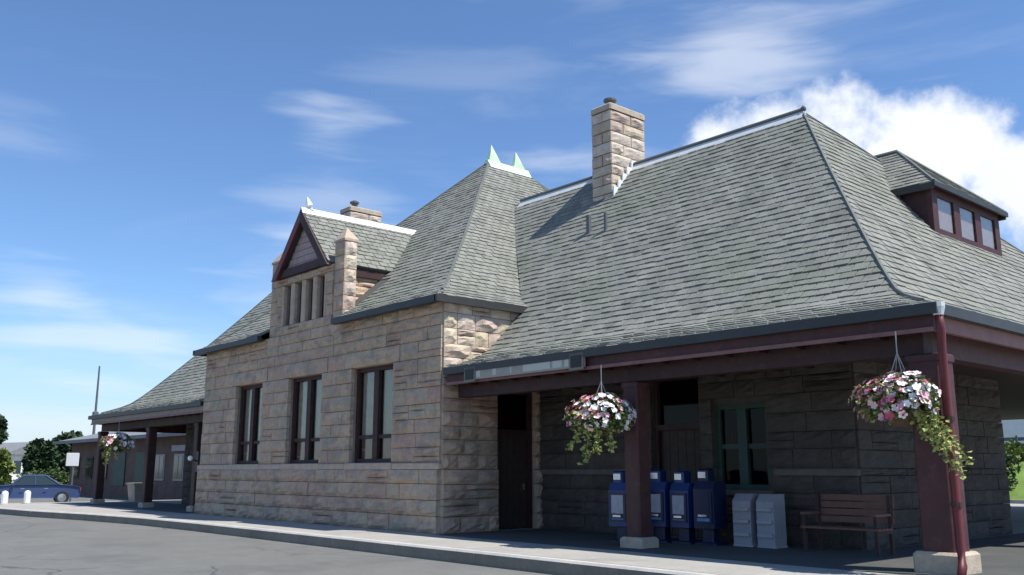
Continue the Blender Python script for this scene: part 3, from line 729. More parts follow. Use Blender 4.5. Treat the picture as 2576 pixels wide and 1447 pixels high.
for sg in (-1, 1):
    MB().box(X0 + sg * 1.5, X0 + sg * 1.62, WY + .02, 17.6, dz_e - .32, dz_e - .10).build('eave_board', 'dark_red', gable)
    MB().box(X0 + sg * 1.12, X0 + sg * 1.47, WY + .46, 17.6, EZ + .2, dz_e - .1).build('cheek_wall', 'mortar', gable)
    cm = MB(); S = lay(WY + .5, 17.2, courses(EZ + .3, dz_e - .3, 4), [], .4, .8); mass_stones(cm, S, (X0 + sg * 1.5, 0, 0), (0, 1, 0), (sg, 0, 0), depth=.1)
    cm.build('stone_facing', 'stone_mass', gable, kind='stuff')
# side piers with pointed caps
for xa, xb in ((GX0, GX0 + .55), (GX1 - .55, GX1)):
    pm = MB().box(xa + .04, xb - .04, WY + .05, WY + .36, EZ - .06, 8.1); pier = pm.build('pier', 'mortar', st)
    zs = courses(EZ - .04, 8.1, 6)
    place_stones([(xa, xb, a, b) for a, b in zip(zs[:-1], zs[1:])], (0, WY + .04, 0), (1, 0, 0), (0, -1, 0), pier, depth=.13)
    place_stones([(WY + .02, WY + .40, a, b) for a, b in zip(zs[:-1], zs[1:])], (xb - .05, 0, 0), (0, 1, 0), (1, 0, 0), pier, depth=.13, meshes=CROCK)  # sunward pier face in the lighter copy, sunlight put into the colour
    xm, ym = (xa + xb) / 2, WY + .2
    MB().add([(xa - .02, WY - .04, 8.1), (xb + .02, WY - .04, 8.1), (xb + .02, WY + .44, 8.1), (xa - .02, WY + .44, 8.1),
              (xa - .02, WY - .04, 8.17), (xb + .02, WY - .04, 8.17), (xb + .02, WY + .44, 8.17), (xa - .02, WY + .44, 8.17), (xm, ym, 8.55)],
             [(3, 2, 1, 0), (0, 1, 5, 4), (1, 2, 6, 5), (2, 3, 7, 6), (3, 0, 4, 7), (4, 5, 8), (5, 6, 8), (6, 7, 8), (7, 4, 8)]).build('pier_cap', 'trim_stone', pier)
    # splayed foot below the pier
    MB().prism([(xa, WY - .1, EZ - .04), (xb, WY - .1, EZ - .04), (xb - .1, WY - .02, EZ - .5), (xa + .1, WY - .02, EZ - .5)], (0, .12, 0)).build('corbel', 'trim_stone', pier)
# wing gutters
for a, b in ((EX0, GX0 - .02), (GX1 + .02, EX1)):
    MB().box(a, b, EY - .1, EY + .05, EZ - .12, EZ + .05).build('gutter', 'gutter', wroof); MB().box(a + .05, b - .05, EY + .05, WY - .14, EZ - .08, EZ - .03).build('soffit', 'soffit', wroof)
MB().box(EX1 - .04, EX1 + .06, EY - .1, 17.2, EZ - .12, EZ + .05).build('gutter', 'gutter', wroof)
MB().box(WX1 + .1, EX1 - .045, EY, 17.0, EZ - .08, EZ - .03).build('soffit', 'soffit', wroof)
MB().box(EX0 - .1, EX0 + .05, EY - .1, 17.2, EZ - .12, EZ + .05).build('gutter', 'gutter', wroof)

# ---- chimneys
def chimney(s):
    xa, xb = sorted((mx(-18.12, s), mx(-17.35, s))); ya, yb = 19.1, 20.62
    ch = MB().box(xa + .05, xb - .05, ya + .05, yb - .05, 8.8, 12.2).build('chimney', 'mortar', st)
    zs = courses(9.2, 12.05, 9)
    for i, (a, b) in enumerate(zip(zs[:-1], zs[1:])):
        cut = ya + (.55 if i % 2 else .9)
        place_stones([(ya, cut, a, b), (cut, yb, a, b)], (xb - .04, 0, 0), (0, 1, 0), (1, 0, 0), ch, depth=.11, meshes=CROCK, gap=.03)
        place_stones([(xa, xb, a, b)] if i % 2 else [(xa, xa + .42, a, b), (xa + .42, xb, a, b)], (0, ya + .04, 0), (1, 0, 0), (0, -1, 0), ch, depth=.11, meshes=CROCK, gap=.03)
        place_stones([(ya, yb, a, b)], (xa + .04, 0, 0), (0, 1, 0), (-1, 0, 0), ch, depth=.11, meshes=CROCK, gap=.03)
    MB().cbox(xa - .03, xb + .03, ya - .03, yb + .03, 12.07, 12.27, .04).build('chimney_cap', 'plinth_stone', ch)
    MB().lathe([(.13, 0), (.13, .22), (.2, .24), (.2, .30), (.05, .38)], 10, ((xa + xb) / 2, ya + .42, 12.27)).build('flue', 'pole', ch)
    # stepped flashing along the roof
    for k_ in range(5):
        y = ya - .02 + k_ * .2; t = (y - RY0) / 6.6; z = MAINP(min(1, t)) + .02
        sx = xb + .09 if s > 0 else xa - .09
        MB().box(min(sx, sx - .05 * s), max(sx, sx - .05 * s), y, y + .23, z - .1, z + .3).build('flashing', 'white_metal', ch)
chimney(1); chimney(-1)
# two vent pipes below the chimney
for x, y in ((-17.25, 18.0), (-16.55, 17.93)):
    z = MAINP((y - RY0) / 6.6)
    MB().tube([(x, y, z - .1), (x, y, z + .52)], .075 if x < -17 else .05, 8).build('vent_pipe', 'pole', roof)

# ---- dormer on the right slope (and its twin at the far end)
def end_dormer(s):
    fx = -9.12; ya, yb = 21.1, 24.95; zf, zb, zh, zt = 6.9, 7.17, 7.96, 8.2
    X = lambda x: mx(x, s)
    f = MB().box(X(fx - .12), X(fx), ya, yb, zf, zb)
    d = f.build('end_dormer', 'red_paint', st); d['label'] = 'low hipped dormer with three small panes on the end slope'
    MB().box(X(fx - .12), X(fx), ya, yb, zh, zt).build('header', 'red_paint', d)
    n = 3; m_ = .28; gapw = .34; pw = (yb - ya - 2 * m_ - (n - 1) * gapw) / n
    for a, b in [(ya, ya + m_), (yb - m_, yb)] + [(ya + m_ + pw * (i + 1) + gapw * i, ya + m_ + (pw + gapw) * (i + 1)) for i in range(n - 1)]:
        MB().box(X(fx - .12), X(fx), a, b, zb, zh).build('stile', 'red_paint', d)
    for i in range(n):
        a = ya + m_ + (pw + gapw) * i
        MB().box(X(fx - .045), X(fx - .037), a, a + pw, zb, zh).build('pane', 'glass', d)
        MB().box(X(fx - .075), X(fx - .06), a, a + pw, zb, zh).build('blind', 'blind', d)
    for yy, sg in ((ya, 1), (yb, -1)):
        MB().prism([(X(fx - .12), yy, zf - .1), (X(fx - .12), yy, zt), (X(-10.4), yy, zt), (X(-10.4), yy, zt - .2)], (0, .1 * sg, 0)).build('cheek', 'dark_red', d)
    # hipped roof with wide eaves
    o = .16; e0, e1 = ya - o, yb + o; ex = fx + .14; ym = (ya + yb) / 2; zr_ = zt + 1.65
    hx = fx - 1.62
    rm = MB()
    A, B = (X(ex), e0, zt), (X(ex), e1, zt); Cc, D = (X(-11.2), e1, zt), (X(-11.2), e0, zt); P, Q = (X(hx), ym, zr_), (X(-11.6), ym, zr_)
    rm.add([A, B, Cc, D, P, Q], [(0, 1, 4), (1, 2, 5, 4), (3, 0, 4, 5), (0, 3, 2, 1)])
    r = rm.build('dormer_roof', 'roof_deck', d)
    g = MB()
    run = ym - e0
    lin = lambda t: zt + (zr_ - zt) * t
    for e, sg in ((e0, 1), (e1, -1)):
        shingles(slope_rows(run, lin), lambda t, u: Vector((X(u), e + sg * run * t, lin(t))), lambda t: (-11.4, ex + (hx - ex) * t), g)
    shingles(slope_rows(ex - hx, lin), lambda t, u: Vector((X(ex + (hx - ex) * t), u, lin(t))), lambda t: (e0 + run * t, e1 - run * t), g)
    g.build('dormer_shingles', 'shingle_mass', r, kind='stuff')
    for p in (A, B): MB().tube([Vector(p) + Vector((0, 0, .02)), Vector(P) + Vector((0, 0, .02))], .045, 6).build('hip_cap', 'hip_metal', r)
    MB().tube([Vector(P) + Vector((0, 0, .03)), Vector(Q) + Vector((0, 0, .03))], .06, 6).build('ridge_cap', 'hip_metal', r)
    MB().box(X(ex - .02), X(ex + .04), e0 - .04, e1 + .04, zt - .10, zt + .02).build('fascia', 'gutter', r)
    for e in (e0, e1): MB().box(X(-10.3), X(ex - .02), e - .035, e + .035, zt - .16, zt + .02).build('fascia', 'gutter', r)
end_dormer(1)

# ---- canopy: gutters, fascias, beams, soffit, posts
for s in (1, -1):
    X = lambda x: mx(x, s)
    xe, xi = RX, (WX1 if s > 0 else 2 * M0 - WX0) + .16
    MB().box(X(xe + .1), X(xi), RY0 - .1, RY0 + .06, 3.84, 4.0).build('gutter', 'gutter', roof)
    MB().box(X(xe + .1), X(xe - .06), RY0 + .06, BACK[s] + .1, 3.84, 4.0).build('gutter', 'gutter', roof)
    MB().box(X(xe - .02), X(xi), RY0 + .03, RY0 + .11, 3.62, 3.838).build('fascia', 'red_paint' if s > 0 else 'fascia_grey', roof)
    MB().box(X(xe - .01), X(xi), RY0 - .0, RY0 + .028, 3.595, 3.66).build('fascia_edge', 'red_edge', roof)
    MB().box(X(xe - .03), X(xe - .11), RY0 + .115, BACK[s], 3.62, 3.838).build('fascia', 'red_edge', roof)
    MB().box(X(xe - .115), X(xi), RY0 + .115, MY0 - .02, 3.70, 3.76).build('soffit', 'soffit', roof)
    MB().box(X(xe - .115), X(MX) , MY0 - .02, BACK[s] - .1, 3.70, 3.76).build('soffit', 'soffit', roof)
    if s > 0: MB().box(MX - .001, WX1, MY1 + .0, BACK[s] - .1, 3.70, 3.76).build('soffit', 'soffit', roof)
    # beams along the posts
    MB().box(X(xe - .35), X(xi), 13.78, 14.06, 3.32, 3.698).build('beam', 'dark_red' if s > 0 else 'soffit', roof)
    MB().box(X(xe - .35), X(xe - .63), 14.065, BACK[s] - .4, 3.32, 3.698).build('beam', 'red_paint', roof)
    for i in range(16):
        x = xe - .9 - i * .72
        if x > xi - s * 0 - 99 and (x - xi) > .2: MB().box(X(x), X(x - .1), RY0 + .12, MY0 - .05, 3.58, 3.698).build('rafter', 'dark_red', roof)
def post(x, y, a, pl, plh, s=1, m='red_paint'):
    p = MB().cbox(x - a / 2, x + a / 2, y - a / 2, y + a / 2, .15 + plh, 3.32, .03).build('canopy_post', m, st)
    MB().cbox(x - pl / 2, x + pl / 2, y - pl / 2, y + pl / 2, .15, .15 + plh, .04).build('plinth', 'plinth_stone', p)
    MB().cbox(x - a / 2 - .02, x + a / 2 + .02, y - a / 2 - .02, y + a / 2 + .02, 3.2, 3.315, .02).build('capital', m, p)
    return p
post(-6.28, 13.93, .49, .70, .30)
post(-12.15, 13.93, .37, .56, .20)
for y in (20.0, 26.2, 32.4, 38.6): post(-6.28, y, .46, .62, .25)
for x in (-43.8, -37.9, -33.1): post(x, 13.93, .34, .5, .20, m='dark_red')
post(-43.8, 20.0, .34, .5, .2, m='dark_red')
# downspout at the near corner
ds = MB().tube([(-5.86, 13.42, 3.86), (-5.86, 13.46, 3.6), (-5.9, 13.52, 3.35), (-5.9, 13.54, .5), (-5.86, 13.46, .3), (-5.82, 13.3, .17)], .062, 10); d_ = ds.build('downspout', 'red_bright', roof, smooth=True)
for z in (1.1, 2.3): MB().lathe([(.085, 0), (.085, .06)], 10, (-5.9, 13.54, z)).build('strap', 'dark_red', d_)
MB().lathe([(.07, 0), (.10, .12), (.10, .19)], 10, (-5.86, 13.42, 3.82)).build('outlet', 'ridge_metal', d_)

# ------------------------------------------------------------------ things at the station
# hanging name board
sg = thing('hanging_sign', 'long weathered cream sign board with black end squares hanging under the canopy eave', 'sign', (-14.9, 13.32, 3.62))
part(MB().box(-1.93, 1.93, .0, .05, .03, .27), 'board', 'sign_face', sg)
for a in (-1.93, 1.53):
    fr = part(MB().box(a, a + .40, -.02, -.002, -.02, .32), 'end_panel', 'sign_frame', sg)
    part(MB().box(a + .05, a + .35, -.032, -.022, .03, .27), 'black_square', 'black_paint', fr)
for a, b in ((-1.5, -1.36), (-.92, -.80), (-.32, -.28), (.1, .95), (1.02, 1.3), (1.38, 1.5)):
    part(MB().box(a, b, -.006, -.001, .07, .22), 'pale_patch', 'sign_light', sg)
for x in (-1.7, 1.7): part(MB().tube([(x, .025, .26), (x, .025, .36)], .012, 6), 'hanger', 'wire', sg)

# newspaper boxes
def news_box(m, m2, label, loc, rz, h=1.22, front='paper'):
    t = thing('newspaper_box', label, 'newspaper box', loc, rz, 'newspaper boxes in front of the station wall')
    w, d = .24, .22
    b = MB().prism([(-w, -d, .32), (-w, d, .32), (-w, d, h), (-w, -d + .08, h), (-w, -d, h - .16)], (2 * w, 0, 0)); part(b, 'body', m, t)
    part(MB().cbox(-.13, .13, -.12, .12, .06, .32, .02), 'pedestal', m2, t); part(MB().cbox(-.25, .25, -.22, .22, 0, .06, .02), 'base', m2, t)
    dr = part(MB().box(-.2, .2, -d - .025, -d - .002, .42, h - .2), 'door', m2, t)
    part(MB().box(-.15, .15, -d - .032, -d - .027, h - .62, h - .25), 'front_page', front, dr)
    part(MB().box(-.15, .15, -d - .032, -d - .027, .46, h - .72), 'rate_card', 'paper_blue', dr)
    part(MB().box(-.1, .1, -d - .06, -d - .026, h - .69, h - .65), 'handle', 'chrome', dr)
    cb = part(MB().cbox(-.2, .06, -.14, .14, h, h + .24, .03), 'coin_box', m, t)
    part(MB().box(-.16, .02, -.148, -.142, h + .06, h + .18), 'coin_plate', 'chrome', cb)
    return t
news_box('news_blue', 'news_navy', 'blue newspaper box standing left of the canopy post with the tan plinth', (-13.25, 14.75, .15), R(6), 1.2)
news_box('news_blue', 'news_navy', 'blue newspaper box just right of the canopy post, nearest to it', (-12.75, 15.35, .15), R(4), 1.22)
news_box('news_blue', 'news_navy', 'blue newspaper box in the middle of the row, between two others', (-12.17, 15.42, .15), R(-2), 1.2)
news_box('news_navy', 'news_navy', 'dark navy newspaper box at the right end of the blue ones', (-11.62, 15.48, .15), R(2), 1.24, 'news_navy')
def rack(label, loc, rz):
    t = thing('leaflet_rack', label, 'leaflet rack', loc, rz, 'pale leaflet racks under the dark window')
    part(MB().cbox(-.22, .22, -.2, .2, 0, .06, .02), 'base', 'grey_metal', t)
    part(MB().prism([(-.2, -.18, .06), (-.2, .18, .06), (-.2, .18, 1.0), (-.2, -.04, 1.0), (-.2, -.18, .86)], (.4, 0, 0)), 'body', 'rack_white', t)
    for z in (.2, .45, .68): part(MB().box(-.17, .17, -.23, -.181, z, z + .06), 'pocket', 'grey_metal', t)
rack('pale grey leaflet rack standing under the left half of the dark window', (-10.95, 15.75, .15), R(3))
rack('pale grey leaflet rack standing under the right half of the dark window', (-10.42, 15.78, .15), R(-3))
# bench
bn = thing('bench', 'brown wooden bench with arm rests against the wall near the corner', 'bench', (-8.85, 15.75, .15), R(0))
for i in range(4): part(MB().box(-.75, .75, -.28 + i * .13, -.17 + i * .13, .42, .455), 'seat_slat', 'bench_wood', bn)
for i in range(4): part(MB().box(-.75, .75, .27 + i * .012, .295 + i * .012, .52 + i * .13, .63 + i * .13), 'back_slat', 'bench_wood', bn)
for x in (-.72, .66):
    for y in (-.27, .24): part(MB().box(x, x + .06, y, y + .06, 0, .66 if y < 0 else 1.02), 'leg', 'dark_red', bn)
    part(MB().box(x - .01, x + .07, -.3, .24, .66, .70), 'arm_rest', 'bench_wood', bn); part(MB().box(x, x + .06, -.21, .24, .36, .42), 'seat_rail', 'dark_red', bn)
# wall lamp on the far corner of the wing
wl = thing('wall_lamp', 'small white globe lamp on a black bracket at the far corner of the stone front', 'lamp', (-31.72, 13.05, 1.9))
part(MB().tube([(0, .3, .0), (0, .12, .06), (0, 0, .04)], .025, 6), 'bracket', 'black_paint', wl)
part(MB().box(-.1, .1, .24, .3, -.35, .35), 'back_plate', 'black_paint', wl)
part(MB().lathe([(.02, .02), (.07, .05), (.09, .11), (.07, .17), (.02, .2)], 12), 'globe', 'lamp_glass', wl, smooth=True)

# flower baskets
def flower_mesh(m, r):
    mb = MB(); n = 5
    for k_ in range(n):
        a = 2 * math.pi * k_ / n; da = .62
        c = [Vector((0, 0, -.2 * r))] + [Vector((math.cos(a + q) * r * rr, math.sin(a + q) * r * rr, zz * r)) for q, rr, zz in ((-da, .75, .12), (-da * .4, 1.05, .2), (da * .4, 1.05, .16), (da, .75, .1))]
        mb.add(c, [(0, 1, 2), (0, 2, 3), (0, 3, 4)])
    return mb.mesh('flower', m, fixn=False)
FL = {k_: flower_mesh(k_, .047) for k_ in ('petal_white', 'petal_pink', 'petal_rose', 'petal_peach')}
def leaf(mb, p, d, size, rnd):
    d = Vector(d).normalized(); a = d.cross(Vector((rnd.uniform(-1, 1), rnd.uniform(-1, 1), rnd.uniform(-1, 1)))).normalized(); n = d.cross(a)
    w = size * .42; mid = p + d * size * .5 + n * size * .12
    mb.add([p, mid - a * w, p + d * size, mid + a * w], [(0, 1, 2, 3)])
def basket(label, loc, top, seed, rx=.66, rz=.40, vine=None, nfl=150, yaw=0, size=1.0):
    r_ = random.Random(seed)
    t = thing('hanging_basket', label, 'flower basket', loc, yaw, 'flower baskets hanging from the canopy eave')
    part(MB().lathe([(.03, -.30), (.14, -.28), (.24, -.18), (.29, -.05), (.30, .0), (.27, .0)], 14), 'bowl', 'coir', t, smooth=True)
    part(MB().tube([(.3 * math.cos(i * math.pi / 8), .3 * math.sin(i * math.pi / 8), .0) for i in range(17)], .012, 6), 'rim', 'wire', t)
    h = top - loc[2]
    for i in range(4):
        a = i * math.pi / 2 + .5; part(MB().tube([(.29 * math.cos(a), .29 * math.sin(a), 0), (0, 0, h - .32)], .008, 5), 'wire', 'wire', t)
    part(MB().tube([(0, 0, h - .32), (0, 0, h)], .010, 5), 'hook', 'wire', t)
    fo = MB(); lo = MB()
    for i in range(1500):
        a = r_.uniform(0, 2 * math.pi); q = r_.random() ** .4; e = r_.uniform(-.75, 1)
        k_ = math.sqrt(max(.05, 1 - e * e)); lump = 1 + .22 * math.sin(3 * a + seed) + .12 * math.sin(7 * a)
        p = Vector((math.cos(a) * rx * q * k_ * lump, math.sin(a) * rx * .85 * q * k_, .08 + e * rz * q))
        leaf(fo if r_.random() < .62 else lo, p, (p.x + r_.uniform(-.4, .4), p.y + r_.uniform(-.4, .4), r_.uniform(-.5, .4)), r_.uniform(.06, .12), r_)
    part(fo, 'foliage', 'leaf_mid', t, kind='stuff')
    # trailing stems
    vines = vine or [(-.1, -.25, .75), (.05, -.3, .55), (-.3, -.2, .45), (.2, -.2, .5)]
    for vx, vy, ln in vines:
        p = Vector((vx * .9, vy * 1.2, -.05)); pts = [p.copy()]; dx = vx * .17
        for i in range(14):
            p = p + Vector((dx * .35 + r_.uniform(-.015, .015), vy * .03 + r_.uniform(-.02, .02), -ln / 14)); pts.append(p.copy())
            for _ in range(5): leaf(lo, p + Vector((r_.uniform(-.05, .05), r_.uniform(-.05, .05), r_.uniform(-.03, .03))), (r_.uniform(-1, 1), r_.uniform(-1, 1), r_.uniform(-.7, .4)), r_.uniform(.05, .1), r_)
        part(MB().tube(pts, .007, 5), 'stem', 'leaf_light', t)
    part(lo, 'trailing_leaves', 'leaf_lime', t, kind='stuff')
    extra = {k_: MB() for k_ in FL}; made = 0
    for i in range(nfl):
        a = r_.uniform(-math.pi, math.pi); e = r_.uniform(-.6, 1.0); k_ = math.sqrt(max(.05, 1 - e * e))
        lump = 1 + .22 * math.sin(3 * a + seed) + .12 * math.sin(7 * a)
        rr = r_.uniform(.86, 1.12)
        p = Vector((math.cos(a) * rx * k_ * lump * rr, math.sin(a) * rx * .85 * k_ * rr, .08 + e * rz * rr))
        # colours by side: white towards the right and top, pinks to the left
        side = p.x / rx + r_.uniform(-.45, .45)
        if side > -.05 and r_.random() < .82: m = 'petal_white' if r_.random() < .8 else 'petal_pink'
        elif side > -.5: m = r_.choice(('petal_peach', 'petal_pink', 'petal_white', 'petal_rose'))
        else: m = r_.choice(('petal_rose', 'petal_pink', 'petal_peach', 'petal_pink'))
        if e < -.1 and r_.random() < .5: continue
        n = Vector((p.x + r_.uniform(-.2, .2), p.y + r_.uniform(-.2, .2), p.z * 1.3 + r_.uniform(-.1, .3)))
        rot = n.to_track_quat('Z', 'Y').to_euler(); s_ = r_.uniform(.75, 1.3) * size
        made += 1
        if made <= 280: put('flower', FL[m], t, loc=p, rot=rot, scale=(s_, s_, s_), local=True)
        else:
            Mx = Matrix.LocRotScale(p, rot, Vector((s_, s_, s_))); extra[m].add([Mx @ v.co for v in FL[m].vertices], [tuple(q.vertices) for q in FL[m].polygons])
    for m, mb_ in extra.items():
        if mb_.v: part(mb_, 'small_flowers', m, t, kind='stuff')
    return t
# local x of each basket is turned to run across the view along the street
basket('round flower basket left of the canopy post with the tan plinth', (-12.34, 13.15, 2.54), 3.62, 3, yaw=R(20), nfl=400, size=1.1, rx=.60)
basket('large white and pink flower basket at the near corner post, with long trailing stems', (-6.42, 13.2, 2.52), 3.62, 11, rx=.52, yaw=R(20),
       vine=[(.36, -.15, .85), (.46, -.1, .72), (.28, -.22, .6), (.42, -.2, .95), (.2, -.1, .45)], nfl=420, size=1.1)
basket('distant flower basket between the posts of the far canopy', (-39.9, 13.3, 2.62), 3.62, 21, nfl=200, size=1.5, yaw=R(20))

# ------------------------------------------------------------------ cars
def car(label, loc, rz, paint):
    t = thing('parked_car', label, 'car', loc, rz)
    W = .88
    side = [(-2.2, .32), (-2.24, .55), (-2.15, .80), (-1.55, .92), (-1.0, .97), (1.15, .98), (1.85, .93), (2.18, .86), (2.22, .55), (2.15, .30)]
    secs = [(-W, .0), (-W * .98, 1)]
    mb = MB(); n = len(side)
    rings = [(-W + .10, .97, .03), (-W, 1, 0), (W, 1, 0), (W - .10, .97, .03)]
    for y, k_, dz in rings: mb.v += [(x * k_, y, z - dz * (z > .7)) for x, z in side]
    for r_ in range(3):
        for i in range(n): mb.f.append((r_ * n + i, r_ * n + (i + 1) % n, (r_ + 1) * n + (i + 1) % n, (r_ + 1) * n + i))
    mb.f += [tuple(range(n)), tuple(3 * n + i for i in reversed(range(n)))]
    body = part(mb, 'body', paint, t)
    bv = body.modifiers.new('soft', 'BEVEL'); bv.width = .07; bv.segments = 3; bv.limit_method = 'ANGLE'; bv.angle_limit = R(25)
    roofp = [(-.95, .96), (-.42, 1.40), (.55, 1.43), (1.25, .97)]
    g = MB(); m = len(roofp)
    for y, k_ in ((-W + .06, 0), (-W + .24, 1), (W - .24, 1), (W - .06, 0)):
        g.v += [(x, y if z < 1 else y * .98, z) for x, z in roofp]
    # cabin: glass sides tapering in
    cab = MB(); lo = [(-.95, .96), (1.25, .97)]; hi = [(-.40, 1.42), (.55, 1.45)]
    cab.add([(lo[0][0], -W + .05, .95), (lo[1][0], -W + .05, .96), (lo[1][0], W - .05, .96), (lo[0][0], W - .05, .95), (hi[0][0], -W + .24, 1.40), (hi[1][0], -W + .24, 1.42), (hi[1][0], W - .24, 1.42), (hi[0][0], W - .24, 1.40)],
            [(0, 1, 5, 4), (1, 2, 6, 5), (2, 3, 7, 6), (3, 0, 4, 7)])
    cabin = part(cab, 'windows', 'car_glass', t)
    part(MB().cbox(hi[0][0] - .05, hi[1][0] + .05, -W + .22, W - .22, 1.39, 1.46, .03), 'roof', paint, t)
    for sy in (-1, 1):
        for a, b in (((-.95, .96), (-.42, 1.41)), ((.12, .97), (.10, 1.42)), ((1.25, .97), (.57, 1.43))):
            part(MB().tube([(a[0], sy * (W - .05), a[1]), (b[0], sy * (W - .23), b[1])], .035, 6), 'pillar', paint, t)
        for dx in (-.5, .55): part(MB().box(dx, dx + .16, sy * W - .012, sy * W + .012, .78, .81), 'door_handle', 'chrome', t)
        part(MB().cbox(-.92, -.78, sy * (W - .02), sy * (W + .16), .95, 1.06, .02), 'mirror', paint, t)
        for x in (-1.38, 1.38):
            w = MB(); w.lathe([(.22, -.1), (.31, -.1), (.33, -.06), (.33, .06), (.31, .1), (.22, .1)], 18)
            w.v = [(v[0] + x, v[2] + sy * (W - .08), v[1] + .33) for v in w.v]; wh = part(w, 'wheel', 'tyre', t)
            h = MB().lathe([(.04, -.09), (.20, -.08), (.21, .08), (.04, .1)], 14); h.v = [(v[0] + x, v[2] + sy * (W - .06), v[1] + .33) for v in h.v]; part(h, 'rim', 'chrome', wh)
        part(MB().cbox(-2.26, -2.16, sy * (W - .38), sy * (W - .1), .62, .76, .02), 'headlight', 'lamp_clear', t)
        part(MB().cbox(2.14, 2.24, sy * (W - .38), sy * (W - .1), .66, .82, .02), 'tail_light', 'lamp_red', t)
    return t
car('blue saloon car parked beyond the far end of the pavement', (-51.9, 13.25, -.08), R(77), 'car_blue')

# ------------------------------------------------------------------ street furniture
s_ = thing('street_sign', 'white square sign plate on a dark post beside the far pavement', 'sign', (-54.5, 15.9, -.08))
part(MB().tube([(0, 0, 0), (0, 0, 2.6)], .05, 8), 'post', 'pole', s_)
sp = MB().cbox(-.33, .33, -.03, .0, 1.92, 2.62, .02); sp.v = [((v[0] * .5 - v[1] * .86), (v[0] * .86 + v[1] * .5) - .06, v[2]) for v in sp.v]; part(sp, 'plate', 'white_paint', s_)
lp = thing('light_pole', 'tall thin grey pole rising behind the far canopy corner', 'pole', (-81, 25, -.1))
part(MB().tube([(0, 0, 0), (0, 0, 6.6), (0, 0, 10.3)], [.16, .10, .07], 8), 'shaft', 'pole', lp)
part(MB().cbox(-.2, .2, -.2, .2, 5.7, 6.5, .03), 'transformer', 'pole', lp); 
for i, (x, y) in enumerate(((-45.4, 10.55), (-45.6, 11.5))):
    b = thing('bollard', ('short white bollard at the left edge, on the far corner of the pavement', 'short white bollard standing in front of the blue car')[i], 'bollard', (x, y, .15), 0, 'white bollards at the far corner')
    part(MB().lathe([(.14, 0), (.14, .46), (.11, .54), (.03, .58)], 10), 'shaft', 'white_paint', b)
    part(MB().lathe([(.19, 0), (.19, .05)], 10), 'foot', 'kerb', b)
pl = thing('planter', 'square pale concrete planter beyond the far canopy posts', 'planter', (-46.0, 16.6, .15))
part(MB().add([(-.4, -.4, 0), (.4, -.4, 0), (.4, .4, 0), (-.4, .4, 0), (-.5, -.5, .8), (.5, -.5, .8), (.5, .5, .8), (-.5, .5, .8)], [(3, 2, 1, 0), (0, 1, 5, 4), (1, 2, 6, 5), (2, 3, 7, 6), (3, 0, 4, 7), (4, 5, 6, 7)]), 'tub', 'plinth_stone', pl)
part(MB().box(-.55, .55, -.55, .55, .78, .86), 'rim', 'plinth_stone', pl)

# ------------------------------------------------------------------ far buildings
an = thing('brick_annex', 'low brown brick building with a grey roof behind the far canopy', 'building', (-59, 24, -.08))
ax0, ax1, ay0, ay1, ah = -13.0, 12.5, -3.2, 4.5, 3.7
part(MB().box(ax0, ax1, ay0, ay1, 0, ah), 'wall', 'brick', an)
part(MB().add([(ax0 - .9, ay0 - 1.0, ah), (ax1 + .9, ay0 - 1.0, ah), (ax1 + .9, ay1 + .9, ah), (ax0 - .9, ay1 + .9, ah), (ax0 + 3, .6, ah + 1.25), (ax1 - 3, .6, ah + 1.25)],
              [(0, 1, 5, 4), (1, 2, 5), (2, 3, 4, 5), (3, 0, 4), (3, 2, 1, 0)]), 'roof', 'far_roof', an)
part(MB().box(ax0 - .95, ax1 + .95, ay0 - 1.08, ay0 - 1.005, ah - .18, ah + .03), 'fascia', 'far_roof', an)
part(MB().box(6.0, ax1 + .5, ay0 - .12, ay0 - .004, ah - .95, ah - .62), 'white_band', 'rack_white', an)
part(MB().box(ax0, ax1, ay0 - .14, ay0 - .003, 0.0, .7), 'plinth', 'brick', an)
for x in (-11.5, -8.6, -5.6, 4.2, 7.0, 9.8):
    w = part(MB().box(x - .7, x + .7, ay0 - .06, ay0 - .004, 1.1, 2.6), 'window', 'rack_white' if x > 0 else 'dark_red', an)
    part(MB().box(x - .58, x - .04, ay0 - .08, ay0 - .065, 1.2, 2.5), 'pane', 'car_glass', w); part(MB().box(x + .04, x + .58, ay0 - .08, ay0 - .065, 1.2, 2.5), 'pane', 'car_glass', w)
for x in (-2.6, 1.2): part(MB().box(x - 1.0, x + 1.0, ay0 - .07, ay0 - .003, .72, 2.8), 'shutter_door', 'green_paint', an)
fb = thing('pale_house', 'pale grey house with a dark roof far away at the left', 'house', (-138, 33.2, 0), R(15))
part(MB().box(-4, 4, -4, 4, 0, 3.6), 'wall', 'far_wall', fb)
part(MB().add([(-4.5, -4.5, 3.6), (4.5, -4.5, 3.6), (4.5, 4.5, 3.6), (-4.5, 4.5, 3.6), (-4.5, 0, 5.3), (4.5, 0, 5.3)], [(0, 1, 5, 4), (2, 3, 4, 5), (1, 2, 5), (3, 0, 4), (3, 2, 1, 0)]), 'roof', 'far_roof', fb)
for y in (-2.2, 0.2, 2.6):
    part(MB().box(4.01, 4.06, y - .5, y + .5, 1.2, 2.8), 'window', 'car_glass', fb)
for x in (-2, 1.5): part(MB().box(x - .5, x + .5, -4.06, -4.01, 1.2, 2.8), 'window', 'car_glass', fb)
rb = thing('white_shed', 'tall white building seen beyond the lawn past the right end of the canopy', 'shed', (-30, 82, 0))
part(MB().box(-6, 8, 0, 6, -.1, 8.2), 'wall', 'far_wall', rb)
part(MB().prism([(-6.4, -.5, 8.2), (-6.4, 6.5, 8.2), (-6.4, 3, 10)], (14.8, 0, 0)), 'roof', 'far_roof', rb)
for x in (-3, 1, 5): part(MB().box(x - .6, x + .6, -.05, -.01, 2.9, 4.1), 'window', 'car_glass', rb)

